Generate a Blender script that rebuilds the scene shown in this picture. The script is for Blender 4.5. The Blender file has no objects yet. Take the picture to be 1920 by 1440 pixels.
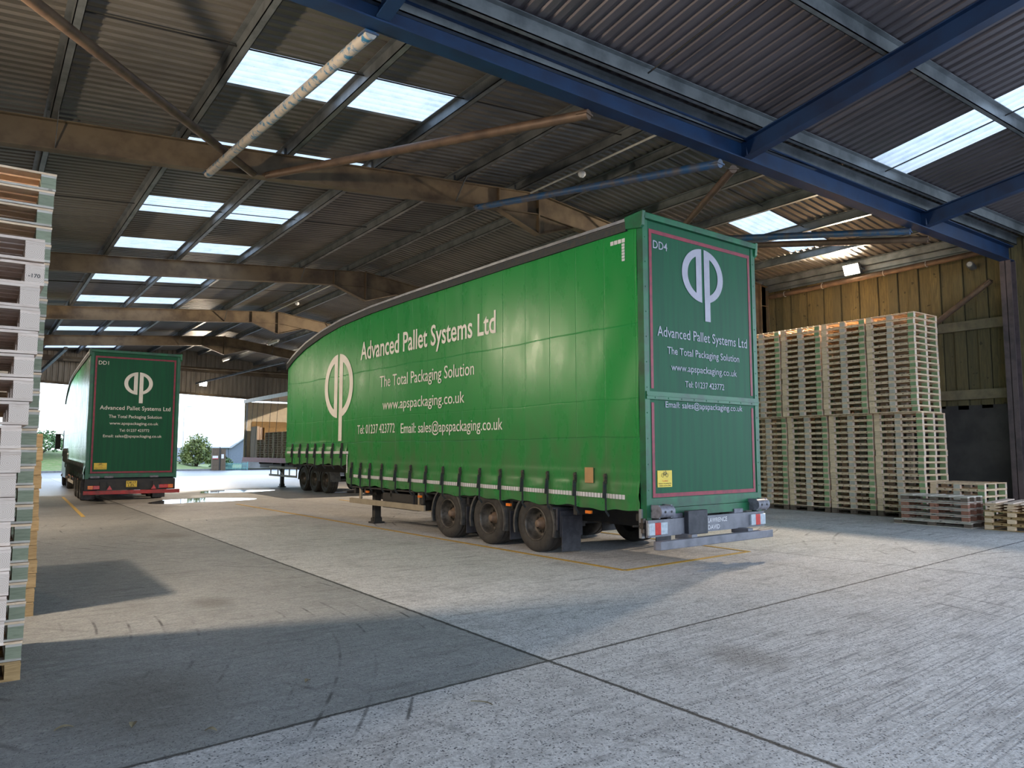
import bpy, math, random
from mathutils import Vector, Matrix
R = math.radians
random.seed(7)
SC = bpy.context.scene
COL = SC.collection

# ------------------------------------------------------------------ camera, world, exposure
cam_d = bpy.data.cameras.new('camera'); cam = bpy.data.objects.new('camera', cam_d); COL.objects.link(cam)
cam_d.sensor_width = 36.0; cam_d.lens = 1402.0 / 1920.0 * 36.0; cam_d.clip_end = 600
cam.location = (0, 0, 1.65); cam.rotation_euler = (R(90 + 5.095), 0, -R(35.66))
SC.camera = cam
SC.view_settings.view_transform = 'Standard'; SC.view_settings.look = 'None'
SC.view_settings.exposure = 1.8; SC.view_settings.gamma = 1.0; SC.view_settings.use_curve_mapping = False
SC.cycles.use_denoising = True
SC.cycles.max_bounces = 9; SC.cycles.diffuse_bounces = 6; SC.cycles.sample_clamp_indirect = 6.0
SC.cycles.caustics_reflective = False; SC.cycles.caustics_refractive = False

world = bpy.data.worlds.new('overcast_sky'); SC.world = world; world.use_nodes = True
wn = world.node_tree.nodes; wl = world.node_tree.links; wn.clear()
wo = wn.new('ShaderNodeOutputWorld'); wb = wn.new('ShaderNodeBackground')
wt = wn.new('ShaderNodeTexCoord'); ws = wn.new('ShaderNodeSeparateXYZ'); wr = wn.new('ShaderNodeValToRGB')
wl.new(wt.outputs['Generated'], ws.inputs[0]); wl.new(ws.outputs['Z'], wr.inputs[0]); wl.new(wr.outputs[0], wb.inputs[0])
wl.new(wb.outputs[0], wo.inputs[0])
wr.color_ramp.elements[0].position = 0.0; wr.color_ramp.elements[0].color = (0.76, 0.90, 1.0, 1)
wr.color_ramp.elements[1].position = 0.35; wr.color_ramp.elements[1].color = (0.62, 0.76, 1.0, 1)
wb.inputs[1].default_value = 1.35

LAMP_W = 0.16          # multiplier on every floodlight of the shed

# ------------------------------------------------------------------ helpers
class MB:
    def __init__(s): s.v = []; s.f = []; s.m = []; s.sm = []
    def add(s, vs, fs, mi=0, sm=False):
        b = len(s.v); s.v += [tuple(p) for p in vs]
        for f in fs: s.f.append([b + i for i in f]); s.m.append(mi); s.sm.append(sm)
    def box(s, x0, x1, y0, y1, z0, z1, mi=0):
        s.add([(x0,y0,z0),(x1,y0,z0),(x1,y1,z0),(x0,y1,z0),(x0,y0,z1),(x1,y0,z1),(x1,y1,z1),(x0,y1,z1)],
              [(0,3,2,1),(4,5,6,7),(0,1,5,4),(1,2,6,5),(2,3,7,6),(3,0,4,7)], mi)
    def bar(s, p, q, w, h, mi=0, up=(0,0,1)):
        p = Vector(p); q = Vector(q); d = (q - p).normalized(); u = Vector(up)
        a = d.cross(u).normalized() * (w / 2); b = a.cross(d).normalized() * (h / 2)
        vs = [p - a - b, p + a - b, p + a + b, p - a + b, q - a - b, q + a - b, q + a + b, q - a + b]
        s.add(vs, [(0,3,2,1),(4,5,6,7),(0,1,5,4),(1,2,6,5),(2,3,7,6),(3,0,4,7)], mi)
    def tube(s, p, q, r, n=12, mi=0, r2=None, cap=True):
        p = Vector(p); q = Vector(q); d = (q - p).normalized()
        u = Vector((0,0,1)) if abs(d.z) < .9 else Vector((1,0,0))
        a = d.cross(u).normalized(); b = a.cross(d); r2 = r if r2 is None else r2
        vs = []
        for c, rr in ((p, r), (q, r2)):
            for k in range(n):
                t = 2 * math.pi * k / n; vs.append(c + a * math.cos(t) * rr + b * math.sin(t) * rr)
        s.add(vs, [(k, (k+1) % n, n + (k+1) % n, n + k) for k in range(n)], mi, True)
        if cap:
            s.add(vs[:n], [list(range(n))[::-1]], mi); s.add(vs[n:], [list(range(n))], mi)
    def path(s, pts, r, n=8, mi=0):
        for a, b in zip(pts[:-1], pts[1:]): s.tube(a, b, r, n, mi)
    def lathe_x(s, prof, cx, cy, cz, n=36, mi=0, closed=False):
        vs = []; m = len(prof)
        for k in range(n):
            t = 2 * math.pi * k / n
            for (r, x) in prof: vs.append((cx + x, cy + r * math.cos(t), cz + r * math.sin(t)))
        fs = []
        for k in range(n):
            k2 = (k + 1) % n
            for j in range(m - 1 if not closed else m):
                j2 = (j + 1) % m; fs.append((k*m+j, k*m+j2, k2*m+j2, k2*m+j))
        s.add(vs, fs, mi, True)
    def lathe_z(s, prof, cx, cy, cz, n=20, mi=0):
        vs = []; m = len(prof)
        for k in range(n):
            t = 2 * math.pi * k / n
            for (r, z) in prof: vs.append((cx + r * math.cos(t), cy + r * math.sin(t), cz + z))
        s.add(vs, [(k*m+j, ((k+1)%n)*m+j, ((k+1)%n)*m+j+1, k*m+j+1) for k in range(n) for j in range(m-1)], mi, True)
    def prism_y(s, poly, y0, y1, mi=0):      # polygon in x,z extruded along y
        n = len(poly); vs = [(x, y0, z) for x, z in poly] + [(x, y1, z) for x, z in poly]
        s.add(vs, [list(range(n)), list(range(2*n-1, n-1, -1))] + [(k, n+k, n+(k+1)%n, (k+1)%n) for k in range(n)], mi)
    def prism_x(s, poly, x0, x1, mi=0):      # polygon in y,z extruded along x
        n = len(poly); vs = [(x0, y, z) for y, z in poly] + [(x1, y, z) for y, z in poly]
        s.add(vs, [list(range(n))[::-1], list(range(n, 2*n))] + [(k, (k+1)%n, n+(k+1)%n, n+k) for k in range(n)], mi)
    def prism_z(s, poly, z0, z1, mi=0):
        n = len(poly); vs = [(x, y, z0) for x, y in poly] + [(x, y, z1) for x, y in poly]
        s.add(vs, [list(range(n))[::-1], list(range(n, 2*n))] + [(k, (k+1)%n, n+(k+1)%n, n+k) for k in range(n)], mi)
    def mesh(s, name, mats):
        me = bpy.data.meshes.new(name); me.from_pydata(s.v, [], s.f)
        for m in mats: me.materials.append(m)
        me.polygons.foreach_set('material_index', s.m); me.polygons.foreach_set('use_smooth', s.sm)
        me.update(); return me

def tag(o, label=None, cat=None, group=None, kind=None):
    if label: o['label'] = label
    if cat: o['category'] = cat
    if group: o['group'] = group
    if kind: o['kind'] = kind
    return o
def obj(name, mb, mats, parent=None, loc=None, rot=None, bevel=None):
    if not isinstance(mats, (list, tuple)): mats = [mats]
    me = mb.mesh(name, mats) if isinstance(mb, MB) else mb
    o = bpy.data.objects.new(name, me); COL.objects.link(o)
    if parent: o.parent = parent
    if loc: o.location = loc
    if rot: o.rotation_euler = rot
    if bevel:
        b = o.modifiers.new('bevel', 'BEVEL'); b.width = bevel; b.segments = 2; b.limit_method = 'ANGLE'
    return o
def thing(name, label, cat, loc=(0,0,0), rotz=0, group=None):
    o = bpy.data.objects.new(name, None); COL.objects.link(o); o.empty_display_size = .1
    o.location = loc; o.rotation_euler = (0, 0, rotz)
    return tag(o, label, cat, group)
def struct(name, mb, mats, label=None, **k):
    return tag(obj(name, mb, mats, **k), label, None, None, 'structure')
def kids(o): return [c for c in CH.get(o.name, [])]
CH = {}
def index_children():
    CH.clear()
    for o in bpy.data.objects:
        if o.parent: CH.setdefault(o.parent.name, []).append(o)
def copy_tree(o, parent=None):
    c = o.copy(); COL.objects.link(c)
    if parent: c.parent = parent
    for ch in kids(o): copy_tree(ch, c)
    return c

# ------------------------------------------------------------------ materials
class N:
    """tiny expression builder on a material's nodes"""
    def __init__(s, name):
        s.mat = bpy.data.materials.new(name); s.mat.use_nodes = True
        s.t = s.mat.node_tree; s.b = s.t.nodes['Principled BSDF']
        s.out = [n for n in s.t.nodes if n.type == 'OUTPUT_MATERIAL'][0]
    def new(s, k, **kw):
        n = s.t.nodes.new(k)
        for a, v in kw.items(): setattr(n, a, v)
        return n
    def put(s, sock, v):
        if hasattr(v, 'is_output') or isinstance(v, bpy.types.NodeSocket): s.t.links.new(v, sock)
        else: sock.default_value = v
    def m(s, op, a, b=None, c=None):
        n = s.new('ShaderNodeMath', operation=op); s.put(n.inputs[0], a)
        if b is not None: s.put(n.inputs[1], b)
        if c is not None: s.put(n.inputs[2], c)
        return n.outputs[0]
    def ss(s, x, a, b):
        n = s.new('ShaderNodeMapRange', interpolation_type='SMOOTHSTEP'); s.put(n.inputs[0], x)
        n.inputs[1].default_value = a; n.inputs[2].default_value = b; return n.outputs[0]
    def pos(s, kind='Object'):
        if kind == 'World': return s.new('ShaderNodeNewGeometry').outputs['Position']
        return s.new('ShaderNodeTexCoord').outputs[kind]
    def xyz(s, v):
        n = s.new('ShaderNodeSeparateXYZ'); s.t.links.new(v, n.inputs[0]); return n.outputs
    def map(s, v, scale=(1,1,1), rot=(0,0,0), loc=(0,0,0)):
        n = s.new('ShaderNodeMapping'); s.t.links.new(v, n.inputs[0])
        n.inputs['Scale'].default_value = scale; n.inputs['Rotation'].default_value = rot; n.inputs['Location'].default_value = loc
        return n.outputs[0]
    def noise(s, v, sc=5, det=4, rough=.55, dist=0):
        n = s.new('ShaderNodeTexNoise'); s.t.links.new(v, n.inputs['Vector']); n.inputs['Scale'].default_value = sc
        n.inputs['Detail'].default_value = det; n.inputs['Roughness'].default_value = rough; n.inputs['Distortion'].default_value = dist
        return n.outputs['Fac']
    def mix(s, f, a, b, mode='MIX'):
        n = s.new('ShaderNodeMix', data_type='RGBA', blend_type=mode); s.put(n.inputs[0], f)
        s.put(n.inputs[6], a if not isinstance(a, tuple) else (*a[:3], 1)); s.put(n.inputs[7], b if not isinstance(b, tuple) else (*b[:3], 1))
        return n.outputs[2]
    def bump(s, h, strength=.3, dist=.01):
        n = s.new('ShaderNodeBump'); n.inputs['Strength'].default_value = strength; n.inputs['Distance'].default_value = dist
        s.t.links.new(h, n.inputs['Height']); s.t.links.new(n.outputs[0], s.b.inputs['Normal'])
    def col(s, c): s.put(s.b.inputs['Base Color'], c if not isinstance(c, tuple) else (*c[:3], 1)); return s
    def set(s, rough=.5, metal=0, spec=.5):
        s.put(s.b.inputs['Roughness'], rough); s.b.inputs['Metallic'].default_value = metal
        s.b.inputs['Specular IOR Level'].default_value = spec; return s

def simple(name, c, c2=None, rough=.5, metal=0, spec=.5, sc=6, bump=0, space='Object', stretch=(1,1,1)):
    n = N(name); v = n.map(n.pos(space), stretch)
    f = n.noise(v, sc, 5, .6)
    c2 = c2 or tuple(x * .7 for x in c)
    n.col(n.mix(n.ss(f, .35, .7), c, c2)); n.set(rough, metal, spec)
    if bump: n.bump(f, bump, .01)
    return n.mat
def emis(name, c, s):
    n = N(name); n.col(c); n.b.inputs['Emission Color'].default_value = (*c, 1); n.b.inputs['Emission Strength'].default_value = s
    return n.mat
def wood(name, c, c2, sc=1.0, rnd=.25, rough=.75, ends=None):
    n = N(name); v = n.pos('Object'); oi = n.new('ShaderNodeObjectInfo').outputs['Random']
    off = n.new('ShaderNodeVectorMath', operation='ADD'); n.t.links.new(v, off.inputs[0])
    cb = n.new('ShaderNodeCombineXYZ'); n.t.links.new(n.m('MULTIPLY', oi, 37.0), cb.inputs[0]); n.t.links.new(n.m('MULTIPLY', oi, 91.0), cb.inputs[1])
    n.t.links.new(cb.outputs[0], off.inputs[1])
    g = n.noise(n.map(off.outputs[0], (3*sc, 3*sc, 26*sc)), 3, 4, .6, .6)
    big = n.noise(off.outputs[0], 2.2, 2)
    knot = n.ss(n.noise(off.outputs[0], 9, 1), .70, .76)
    c_ = n.mix(n.ss(g, .35, .75), c, c2); c_ = n.mix(n.m('MULTIPLY', knot, .6), c_, tuple(x*.45 for x in c2))
    val = n.m('ADD', 1 - rnd, n.m('MULTIPLY', n.m('ADD', oi, big), rnd))
    hs = n.new('ShaderNodeHueSaturation'); n.t.links.new(c_, hs.inputs['Color']); n.t.links.new(val, hs.inputs['Value'])
    n.col(hs.outputs[0]); n.set(rough, 0, .3); n.bump(g, .25, .004)
    return n.mat

M = {}
M['steel'] = simple('brown_painted_steel', (.18,.132,.078), (.085,.058,.036), .6, sc=1.6, bump=.15)
M['galv'] = simple('galvanised_steel', (.22,.24,.25), (.12,.135,.145), .42, .55, sc=2.5)
M['blue'] = simple('blue_painted_steel', (.004,.028,.085), (.003,.015,.050), .5, sc=2)
M['rust'] = simple('brown_scuffed_pipe', (.13,.082,.052), (.07,.045,.032), .55, .2, sc=4, bump=.1)
M['grey_alu'] = simple('grey_aluminium', (.45,.46,.48), (.33,.34,.36), .35, .7, sc=5)
M['rubber'] = simple('dusty_black_rubber', (.045,.040,.035), (.025,.022,.020), .8, sc=9, bump=.2)
M['rim'] = simple('dusty_steel_rim', (.10,.088,.075), (.045,.04,.035), .5, .4, sc=14)
M['hub'] = simple('brown_hub_cap', (.19,.13,.09), (.12,.08,.06), .6, sc=20)
M['chassis'] = simple('black_chassis_paint', (.018,.018,.020), (.03,.027,.024), .6, sc=6)
M['mudguard'] = simple('dirty_mudguard_plastic', (.085,.08,.072), (.035,.034,.034), .65, sc=7)
M['flap'] = simple('black_mud_flap', (.022,.023,.032), (.045,.045,.055), .6, sc=9)
M['strap'] = simple('dark_navy_webbing', (.02,.028,.032), (.045,.04,.032), .7, sc=20)
M['buckle'] = simple('dull_steel_buckle', (.12,.10,.085), (.045,.04,.036), .45, .6, sc=30)
M['white'] = simple('dull_white_vinyl', (.62,.60,.62), (.52,.51,.53), .5, sc=3)
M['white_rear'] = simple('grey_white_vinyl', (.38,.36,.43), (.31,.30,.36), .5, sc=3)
M['cream_text'] = simple('cream_vinyl', (.78,.74,.68), (.66,.62,.56), .45, sc=2)
M['red_tape'] = simple('dark_red_reflective_tape', (.26,.012,.032), (.16,.010,.025), .45, sc=8)
M['red_paint'] = simple('red_painted_steel', (.40,.03,.03), (.20,.03,.03), .5, sc=5)
M['red_lens'] = simple('red_lamp_lens', (.55,.03,.02), (.40,.02,.02), .25, sc=20)
M['clear_lens'] = simple('pale_lamp_lens', (.45,.50,.55), (.32,.37,.42), .25, sc=20)
M['amber'] = simple('amber_marker_lens', (.85,.22,.02), (.6,.14,.02), .3, sc=20)
M['yellow'] = simple('yellow_sticker', (.72,.52,.05), (.62,.44,.05), .5, sc=10)
M['black'] = simple('black_print', (.015,.015,.015), (.02,.02,.02), .6)
M['red_print'] = simple('orange_red_print', (.6,.12,.02), (.5,.1,.02), .6)
M['underrun'] = simple('dusty_grey_underrun', (.19,.19,.215), (.12,.12,.14), .55, .2, sc=4)
M['guard_rail'] = simple('dusty_beige_rail', (.34,.29,.21), (.27,.23,.17), .6, .2, sc=4)
M['roller'] = simple('worn_grey_roller', (.20,.20,.24), (.10,.10,.12), .5, sc=12)
M['yellow_line'] = simple('worn_yellow_paint', (.58,.34,.04), (.40,.27,.08), .7, sc=9)
M['rail'] = simple('timber_wall_rail', (.20,.17,.10), (.13,.11,.07), .8, sc=3)
M['dark_conc'] = simple('dark_block_wall', (.035,.033,.032), (.060,.056,.052), .85, sc=1.4, bump=.3)
M['cable'] = simple('black_cable', (.02,.02,.02), rough=.6)
M['housing'] = simple('lamp_housing', (.12,.12,.12), rough=.5)
M['conduit'] = simple('white_plastic', (.55,.55,.52), (.45,.45,.42), .5)
M['glass'] = simple('pale_glass_bulb', (.75,.78,.80), (.65,.68,.70), .12)
M['lens'] = emis('floodlight_lens', (1.0,.88,.70), 40)

def green_curtain():
    n = N('green_pvc_curtain'); v = n.pos('Object'); x, y, z = n.xyz(v)
    f = n.noise(v, .7, 3); st = n.noise(n.map(v, (1, 2.2, .9)), 1.4, 4, .6)
    dirt = n.m('MULTIPLY', n.ss(z, 2.9, 1.0), n.m('ADD', .30, n.m('MULTIPLY', n.ss(st, .35, .7), .55)))
    c = n.mix(f, (.009,.245,.042), (.014,.20,.048)); c = n.mix(dirt, c, (.075,.135,.06))
    n.col(c)
    n.set(n.m('ADD', .17, n.m('MULTIPLY', st, .24)), 0, .4)
    # welded vertical seams every 0.62 m, horizontal fold marks, fine cloth grain, soft ripples
    fr = n.m('ABSOLUTE', n.m('SUBTRACT', n.m('FRACT', n.m('DIVIDE', n.m('SUBTRACT', y, .14), .6225)), .5))
    seam = n.ss(fr, .482, .496)
    h = n.m('MULTIPLY', seam, .50)
    for z0, k in ((3.42, .3), (2.35, .25), (1.80, 1.6)):
        d = n.m('ABSOLUTE', n.m('SUBTRACT', z, n.m('ADD', z0, n.m('MULTIPLY', n.noise(n.map(v, (.1,.5,.1)), 1.5, 1), .08))))
        h = n.m('SUBTRACT', h, n.m('MULTIPLY', n.ss(d, .012, .002), k))
    rip = n.noise(n.map(v, (1, .9, .5)), 1.3, 2, .45, .3)
    h = n.m('ADD', h, n.m('MULTIPLY', rip, 1.4))
    h = n.m('ADD', h, n.m('MULTIPLY', n.noise(n.map(v, (1, 9, 60)), 3, 2), .03))
    n.bump(h, .55, .016)
    return n.mat
M['curtain'] = green_curtain()
M['rear_green'] = simple('green_painted_panel', (.006,.088,.036), (.007,.066,.032), .5, spec=.22, sc=1.2, stretch=(9, 1, .5))
M['frame_green'] = simple('green_painted_frame', (.006,.12,.045), (.014,.06,.033), .4, sc=3)

def concrete():
    n = N('brushed_concrete_floor'); v = n.pos('World'); x, y, z = n.xyz(v)
    big = n.noise(v, .25, 4, .6); med = n.noise(v, 1.6, 5, .65); fine = n.noise(v, 38, 4, .7)
    # slab tints
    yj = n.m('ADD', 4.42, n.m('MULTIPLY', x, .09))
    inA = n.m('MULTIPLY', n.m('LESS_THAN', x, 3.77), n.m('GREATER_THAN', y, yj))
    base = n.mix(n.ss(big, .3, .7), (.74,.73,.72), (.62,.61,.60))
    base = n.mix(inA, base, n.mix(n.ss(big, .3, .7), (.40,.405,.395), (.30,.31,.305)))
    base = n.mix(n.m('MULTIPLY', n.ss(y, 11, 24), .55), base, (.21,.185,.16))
    base = n.mix(n.m('MULTIPLY', n.ss(med, .45, .75), .35), base, (.20,.19,.18))
    # exposed dark aggregate specks, strongest in the nearest slabs
    vo = n.new('ShaderNodeTexVoronoi'); vo.inputs['Scale'].default_value = 48; n.t.links.new(n.map(v, (1, 1, 1)), vo.inputs['Vector'])
    sp = n.m('MULTIPLY', n.ss(vo.outputs['Distance'], .38, .24), n.ss(n.noise(v, 16, 3, .7), .46, .56))
    near = n.m('ADD', .50, n.m('MULTIPLY', n.ss(y, 8.5, 4.5), .45)); near = n.m('MULTIPLY', near, n.m('SUBTRACT', 1.0, n.m('MULTIPLY', inA, .45)))
    base = n.mix(n.m('MULTIPLY', sp, near), base, (.075,.08,.095))
    base = n.mix(n.m('MULTIPLY', n.ss(fine, .42, .66), .45), base, (.14,.14,.14))
    mott = n.noise(n.map(v, (1, 1.6, 1)), 8, 7, .75); str_ = n.noise(n.map(v, (.8, 5, 1)), 1.3, 5, .7)
    base = n.mix(n.m('MULTIPLY', n.ss(mott, .44, .64), .36), base, (.15,.15,.16)); base = n.mix(n.m('MULTIPLY', n.ss(mott, .44, .30), .35), base, (.66,.65,.64))
    base = n.mix(n.m('MULTIPLY', n.ss(str_, .52, .70), .45), base, (.13,.125,.125))
    # broom and scrape lines on the right foreground slabs
    vr = n.map(v, (1, 1, 1), (0, 0, R(-5)))
    ln = n.noise(n.map(vr, (1.1, 42, 1)), 1, 4, .7)
    rgt = n.m('MULTIPLY', n.ss(x, 3.4, 5.2), n.ss(y, 6.0, 3.6))
    base = n.mix(n.m('MULTIPLY', n.m('MULTIPLY', n.ss(ln, .50, .62), rgt), .65), base, (.16,.165,.18))
    base = n.mix(n.m('MULTIPLY', n.m('MULTIPLY', n.ss(ln, .42, .32), rgt), .55), base, (.85,.85,.85))
    # tyre scuffs: families of thin arcs
    wob = n.m('MULTIPLY', n.noise(v, .12, 1), .9)
    for i, (cx, cy, r0, r1, sp_, k) in enumerate(((-3.5, 8.2, 4.4, 8.6, .27, .85), (9.5, 18, 4.2, 10.5, .37, .70), (15.5, 13.2, 3.4, 9.5, .43, .75),
                                  (-6.0, 2.0, 5.5, 10.5, .55, .6), (17, 2, 5, 10, .52, .6))):
        dx = n.m('SUBTRACT', x, cx); dy = n.m('SUBTRACT', y, cy)
        d = n.m('ADD', n.m('SQRT', n.m('ADD', n.m('MULTIPLY', dx, dx), n.m('MULTIPLY', dy, dy))), wob)
        fr = n.m('ABSOLUTE', n.m('SUBTRACT', n.m('FRACT', n.m('DIVIDE', d, sp_)), .5))
        ring = n.m('MULTIPLY', n.ss(fr, .07, .01), n.m('MULTIPLY', n.ss(d, r0, r0 + .8), n.ss(d, r1, r1 - .8)))
        mk = n.ss(n.noise(n.map(v, (1, 1, 1), (0, 0, 0), (i * 7.3, 3.1 * i, 0)), .7, 4, .7), .50, .66)
        base = n.mix(n.m('MULTIPLY', n.m('MULTIPLY', ring, mk), k), base, (.05,.048,.05))
    # oil and dirt patches
    for (cx, cy, r_) in ((2.21, 8.66, .38), (3.2, 15.9, .7), (8.7, 13.0, 1.6), (9.3, 9.4, 1.2), (5.1, 3.9, .5), (1.0, 5.6, 1.0)):
        dx = n.m('SUBTRACT', x, cx); dy = n.m('SUBTRACT', y, cy)
        d = n.m('ADD', n.m('SQRT', n.m('ADD', n.m('MULTIPLY', dx, dx), n.m('MULTIPLY', n.m('MULTIPLY', dy, dy), .6))), n.m('MULTIPLY', med, r_ * .9))
        base = n.mix(n.m('MULTIPLY', n.ss(d, r_ * 1.35, r_ * .55), .45), base, (.085,.07,.055))
    base = n.mix(n.m('GREATER_THAN', y, 52.2), base, (.10,.11,.12))
    # slab joints
    def jline(expr, w, k):
        nonlocal base
        d = n.m('ABSOLUTE', n.m('ADD', expr, n.m('MULTIPLY', n.m('SUBTRACT', n.noise(v, 7, 4, .8), .5), .045)))
        base = n.mix(n.m('MULTIPLY', n.ss(d, w, w * .3), k), base, (.03,.03,.03)); return d
    j1 = jline(n.m('SUBTRACT', x, 3.77), .030, .95)
    j2 = jline(n.m('SUBTRACT', y, yj), .026, .9)
    gate = n.m('GREATER_THAN', y, 5.3)
    jline(n.m('ADD', n.m('SUBTRACT', x, n.m('ADD', 11.6, n.m('MULTIPLY', y, -.115))), n.m('MULTIPLY', n.m('LESS_THAN', y, 3), 50)), .02, .8)
    jline(n.m('ADD', n.m('SUBTRACT', x, 9.62), n.m('MULTIPLY', n.m('LESS_THAN', y, 5.3), 50)), .012, .6)
    jline(n.m('SUBTRACT', y, 22.3), .03, .7); jline(n.m('SUBTRACT', y, 31.0), .03, .6)
    jline(n.m('SUBTRACT', x, 15.9), .02, .7)
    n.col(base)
    wetn = n.noise(v, .35, 3)
    wet = n.m('MULTIPLY', n.ss(n.m('ADD', y, n.m('MULTIPLY', wetn, 9)), 35.5, 38.5), .9)
    wet = n.m('MAXIMUM', wet, n.m('MULTIPLY', n.ss(wetn, .56, .62), n.m('MULTIPLY', n.ss(y, 20, 27), .5)))
    n.set(n.m('SUBTRACT', n.m('ADD', .62, n.m('MULTIPLY', fine, .2)), n.m('MULTIPLY', wet, .36)), 0, .4)
    n.bump(n.m('SUBTRACT', n.m('ADD', fine, n.m('MULTIPLY', ln, n.m('MULTIPLY', rgt, .8))), n.m('MULTIPLY', sp, .7)), .7, .010)
    return n.mat
M['floor'] = concrete()

def sheet(name, c, c2, axis, rough=.45, metal=.25):
    n = N(name); v = n.pos('World')
    st = (1, 9, 1) if axis == 'x' else (9, 1, 1)
    f = n.noise(n.map(v, st), .8, 5, .65); g = n.noise(v, .35, 3)
    c_ = n.mix(n.ss(f, .3, .75), c, c2); c_ = n.mix(n.m('MULTIPLY', n.ss(g, .5, .75), .4), c_, tuple(k * .55 for k in c2))
    n.col(c_); n.set(rough, metal, .4); return n.mat
M['sheetA'] = sheet('dull_roof_sheet', (.17,.157,.137), (.105,.097,.085), 'x')
M['sheetB'] = sheet('pale_roof_sheet', (.13,.115,.125), (.088,.077,.084), 'y')
M['clad'] = sheet('ribbed_cladding', (.36,.31,.25), (.23,.20,.16), 'y')
def skylight():
    n = N('translucent_skylight_sheet'); v = n.pos('World')
    tr = n.new('ShaderNodeBsdfTranslucent'); di = n.new('ShaderNodeBsdfDiffuse'); mx = n.new('ShaderNodeMixShader')
    f = n.noise(n.map(v, (2, 2, 2)), 1.5, 5, .7); sp = n.ss(n.noise(v, 11, 2), .73, .78)
    c = n.mix(n.ss(f, .4, .8), (.40,.42,.43), (.28,.32,.33)); c = n.mix(n.m('MULTIPLY', sp, .6), c, (.12,.13,.12))
    n.t.links.new(c, tr.inputs[0]); n.t.links.new(c, di.inputs[0]); mx.inputs[0].default_value = .12
    n.t.links.new(tr.outputs[0], mx.inputs[1]); n.t.links.new(di.outputs[0], mx.inputs[2]); n.t.links.new(mx.outputs[0], n.out.inputs[0])
    return n.mat
M['sky_sheet'] = skylight()

# pallet timbers
M['pine'] = wood('pale_pine', (.82,.62,.43), (.62,.43,.26))
M['pine_white'] = wood('whitish_pine', (.72,.585,.49), (.56,.42,.33))
M['grey_wood'] = wood('greyish_pine', (.56,.51,.44), (.42,.36,.29))
M['green_wood'] = wood('green_stained_block', (.26,.36,.18), (.19,.28,.13))
M['greygreen'] = wood('grey_green_treated_block', (.27,.29,.20), (.19,.21,.14))
M['orange_wood'] = wood('orange_brown_wood', (.46,.30,.14), (.31,.19,.08))
M['brown_wood'] = wood('weathered_brown_wood', (.18,.13,.10), (.10,.075,.06))
M['red_block'] = wood('reddish_brown_block', (.34,.15,.10), (.20,.10,.07))
M['red_board'] = wood('reddish_board', (.36,.22,.16), (.24,.14,.11))
def endgrain(name, c, c2):
    n = N(name); g = n.pos('Generated'); oi = n.new('ShaderNodeObjectInfo').outputs['Random']; x, y, z = n.xyz(g)
    dx = n.m('SUBTRACT', x, n.m('ADD', .3, n.m('MULTIPLY', oi, .4))); dz = n.m('SUBTRACT', z, .45)
    d = n.m('SQRT', n.m('ADD', n.m('MULTIPLY', dx, dx), n.m('MULTIPLY', dz, dz))); d = n.m('ADD', d, n.m('MULTIPLY', n.noise(g, 3, 2), .08))
    fr = n.m('ABSOLUTE', n.m('SUBTRACT', n.m('FRACT', n.m('MULTIPLY', d, 11)), .5))
    n.col(n.mix(n.m('MULTIPLY', n.ss(fr, .25, .48), .8), c, c2)); n.set(.8, 0, .2); return n.mat
M['endgrain'] = endgrain('pine_end_grain', (.68,.56,.47), (.40,.28,.21))
def plank_wall():
    n = N('weathered_vertical_boards'); v = n.pos('World'); x, y, z = n.xyz(v)
    idx = n.m('FLOOR', n.m('DIVIDE', y, .28))
    rn = n.new('ShaderNodeTexWhiteNoise', noise_dimensions='1D'); n.t.links.new(idx, rn.inputs['W'])
    g = n.noise(n.map(v, (1, 14, 1.2)), 2, 5, .65, .3)
    c = n.mix(n.ss(g, .3, .7), (.185,.145,.065), (.10,.085,.045)); c = n.mix(n.m('MULTIPLY', rn.outputs[0], .75), c, (.085,.08,.05))
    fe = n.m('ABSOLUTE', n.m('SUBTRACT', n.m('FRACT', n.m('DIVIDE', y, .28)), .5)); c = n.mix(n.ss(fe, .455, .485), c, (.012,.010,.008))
    k = n.ss(n.noise(n.map(v, (1, 1, 1)), 7, 1), .72, .76); c = n.mix(n.m('MULTIPLY', k, .6), c, (.03,.025,.02))
    n.col(c); n.set(.8, 0, .2); n.bump(g, .3, .006); return n.mat
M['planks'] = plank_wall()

# ------------------------------------------------------------------ the ground and the shed
XW, YE, YB = 20.6, 52.0, 7.5
FR = [14.4, 24.5, 34.0, 43.1]
mb = MB(); mb.add([(-120,-90,0),(160,-90,0),(160,YE+13.6,0),(-120,YE+13.6,0)], [(0,1,2,3)])
struct('floor', mb, M['floor'])

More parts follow.
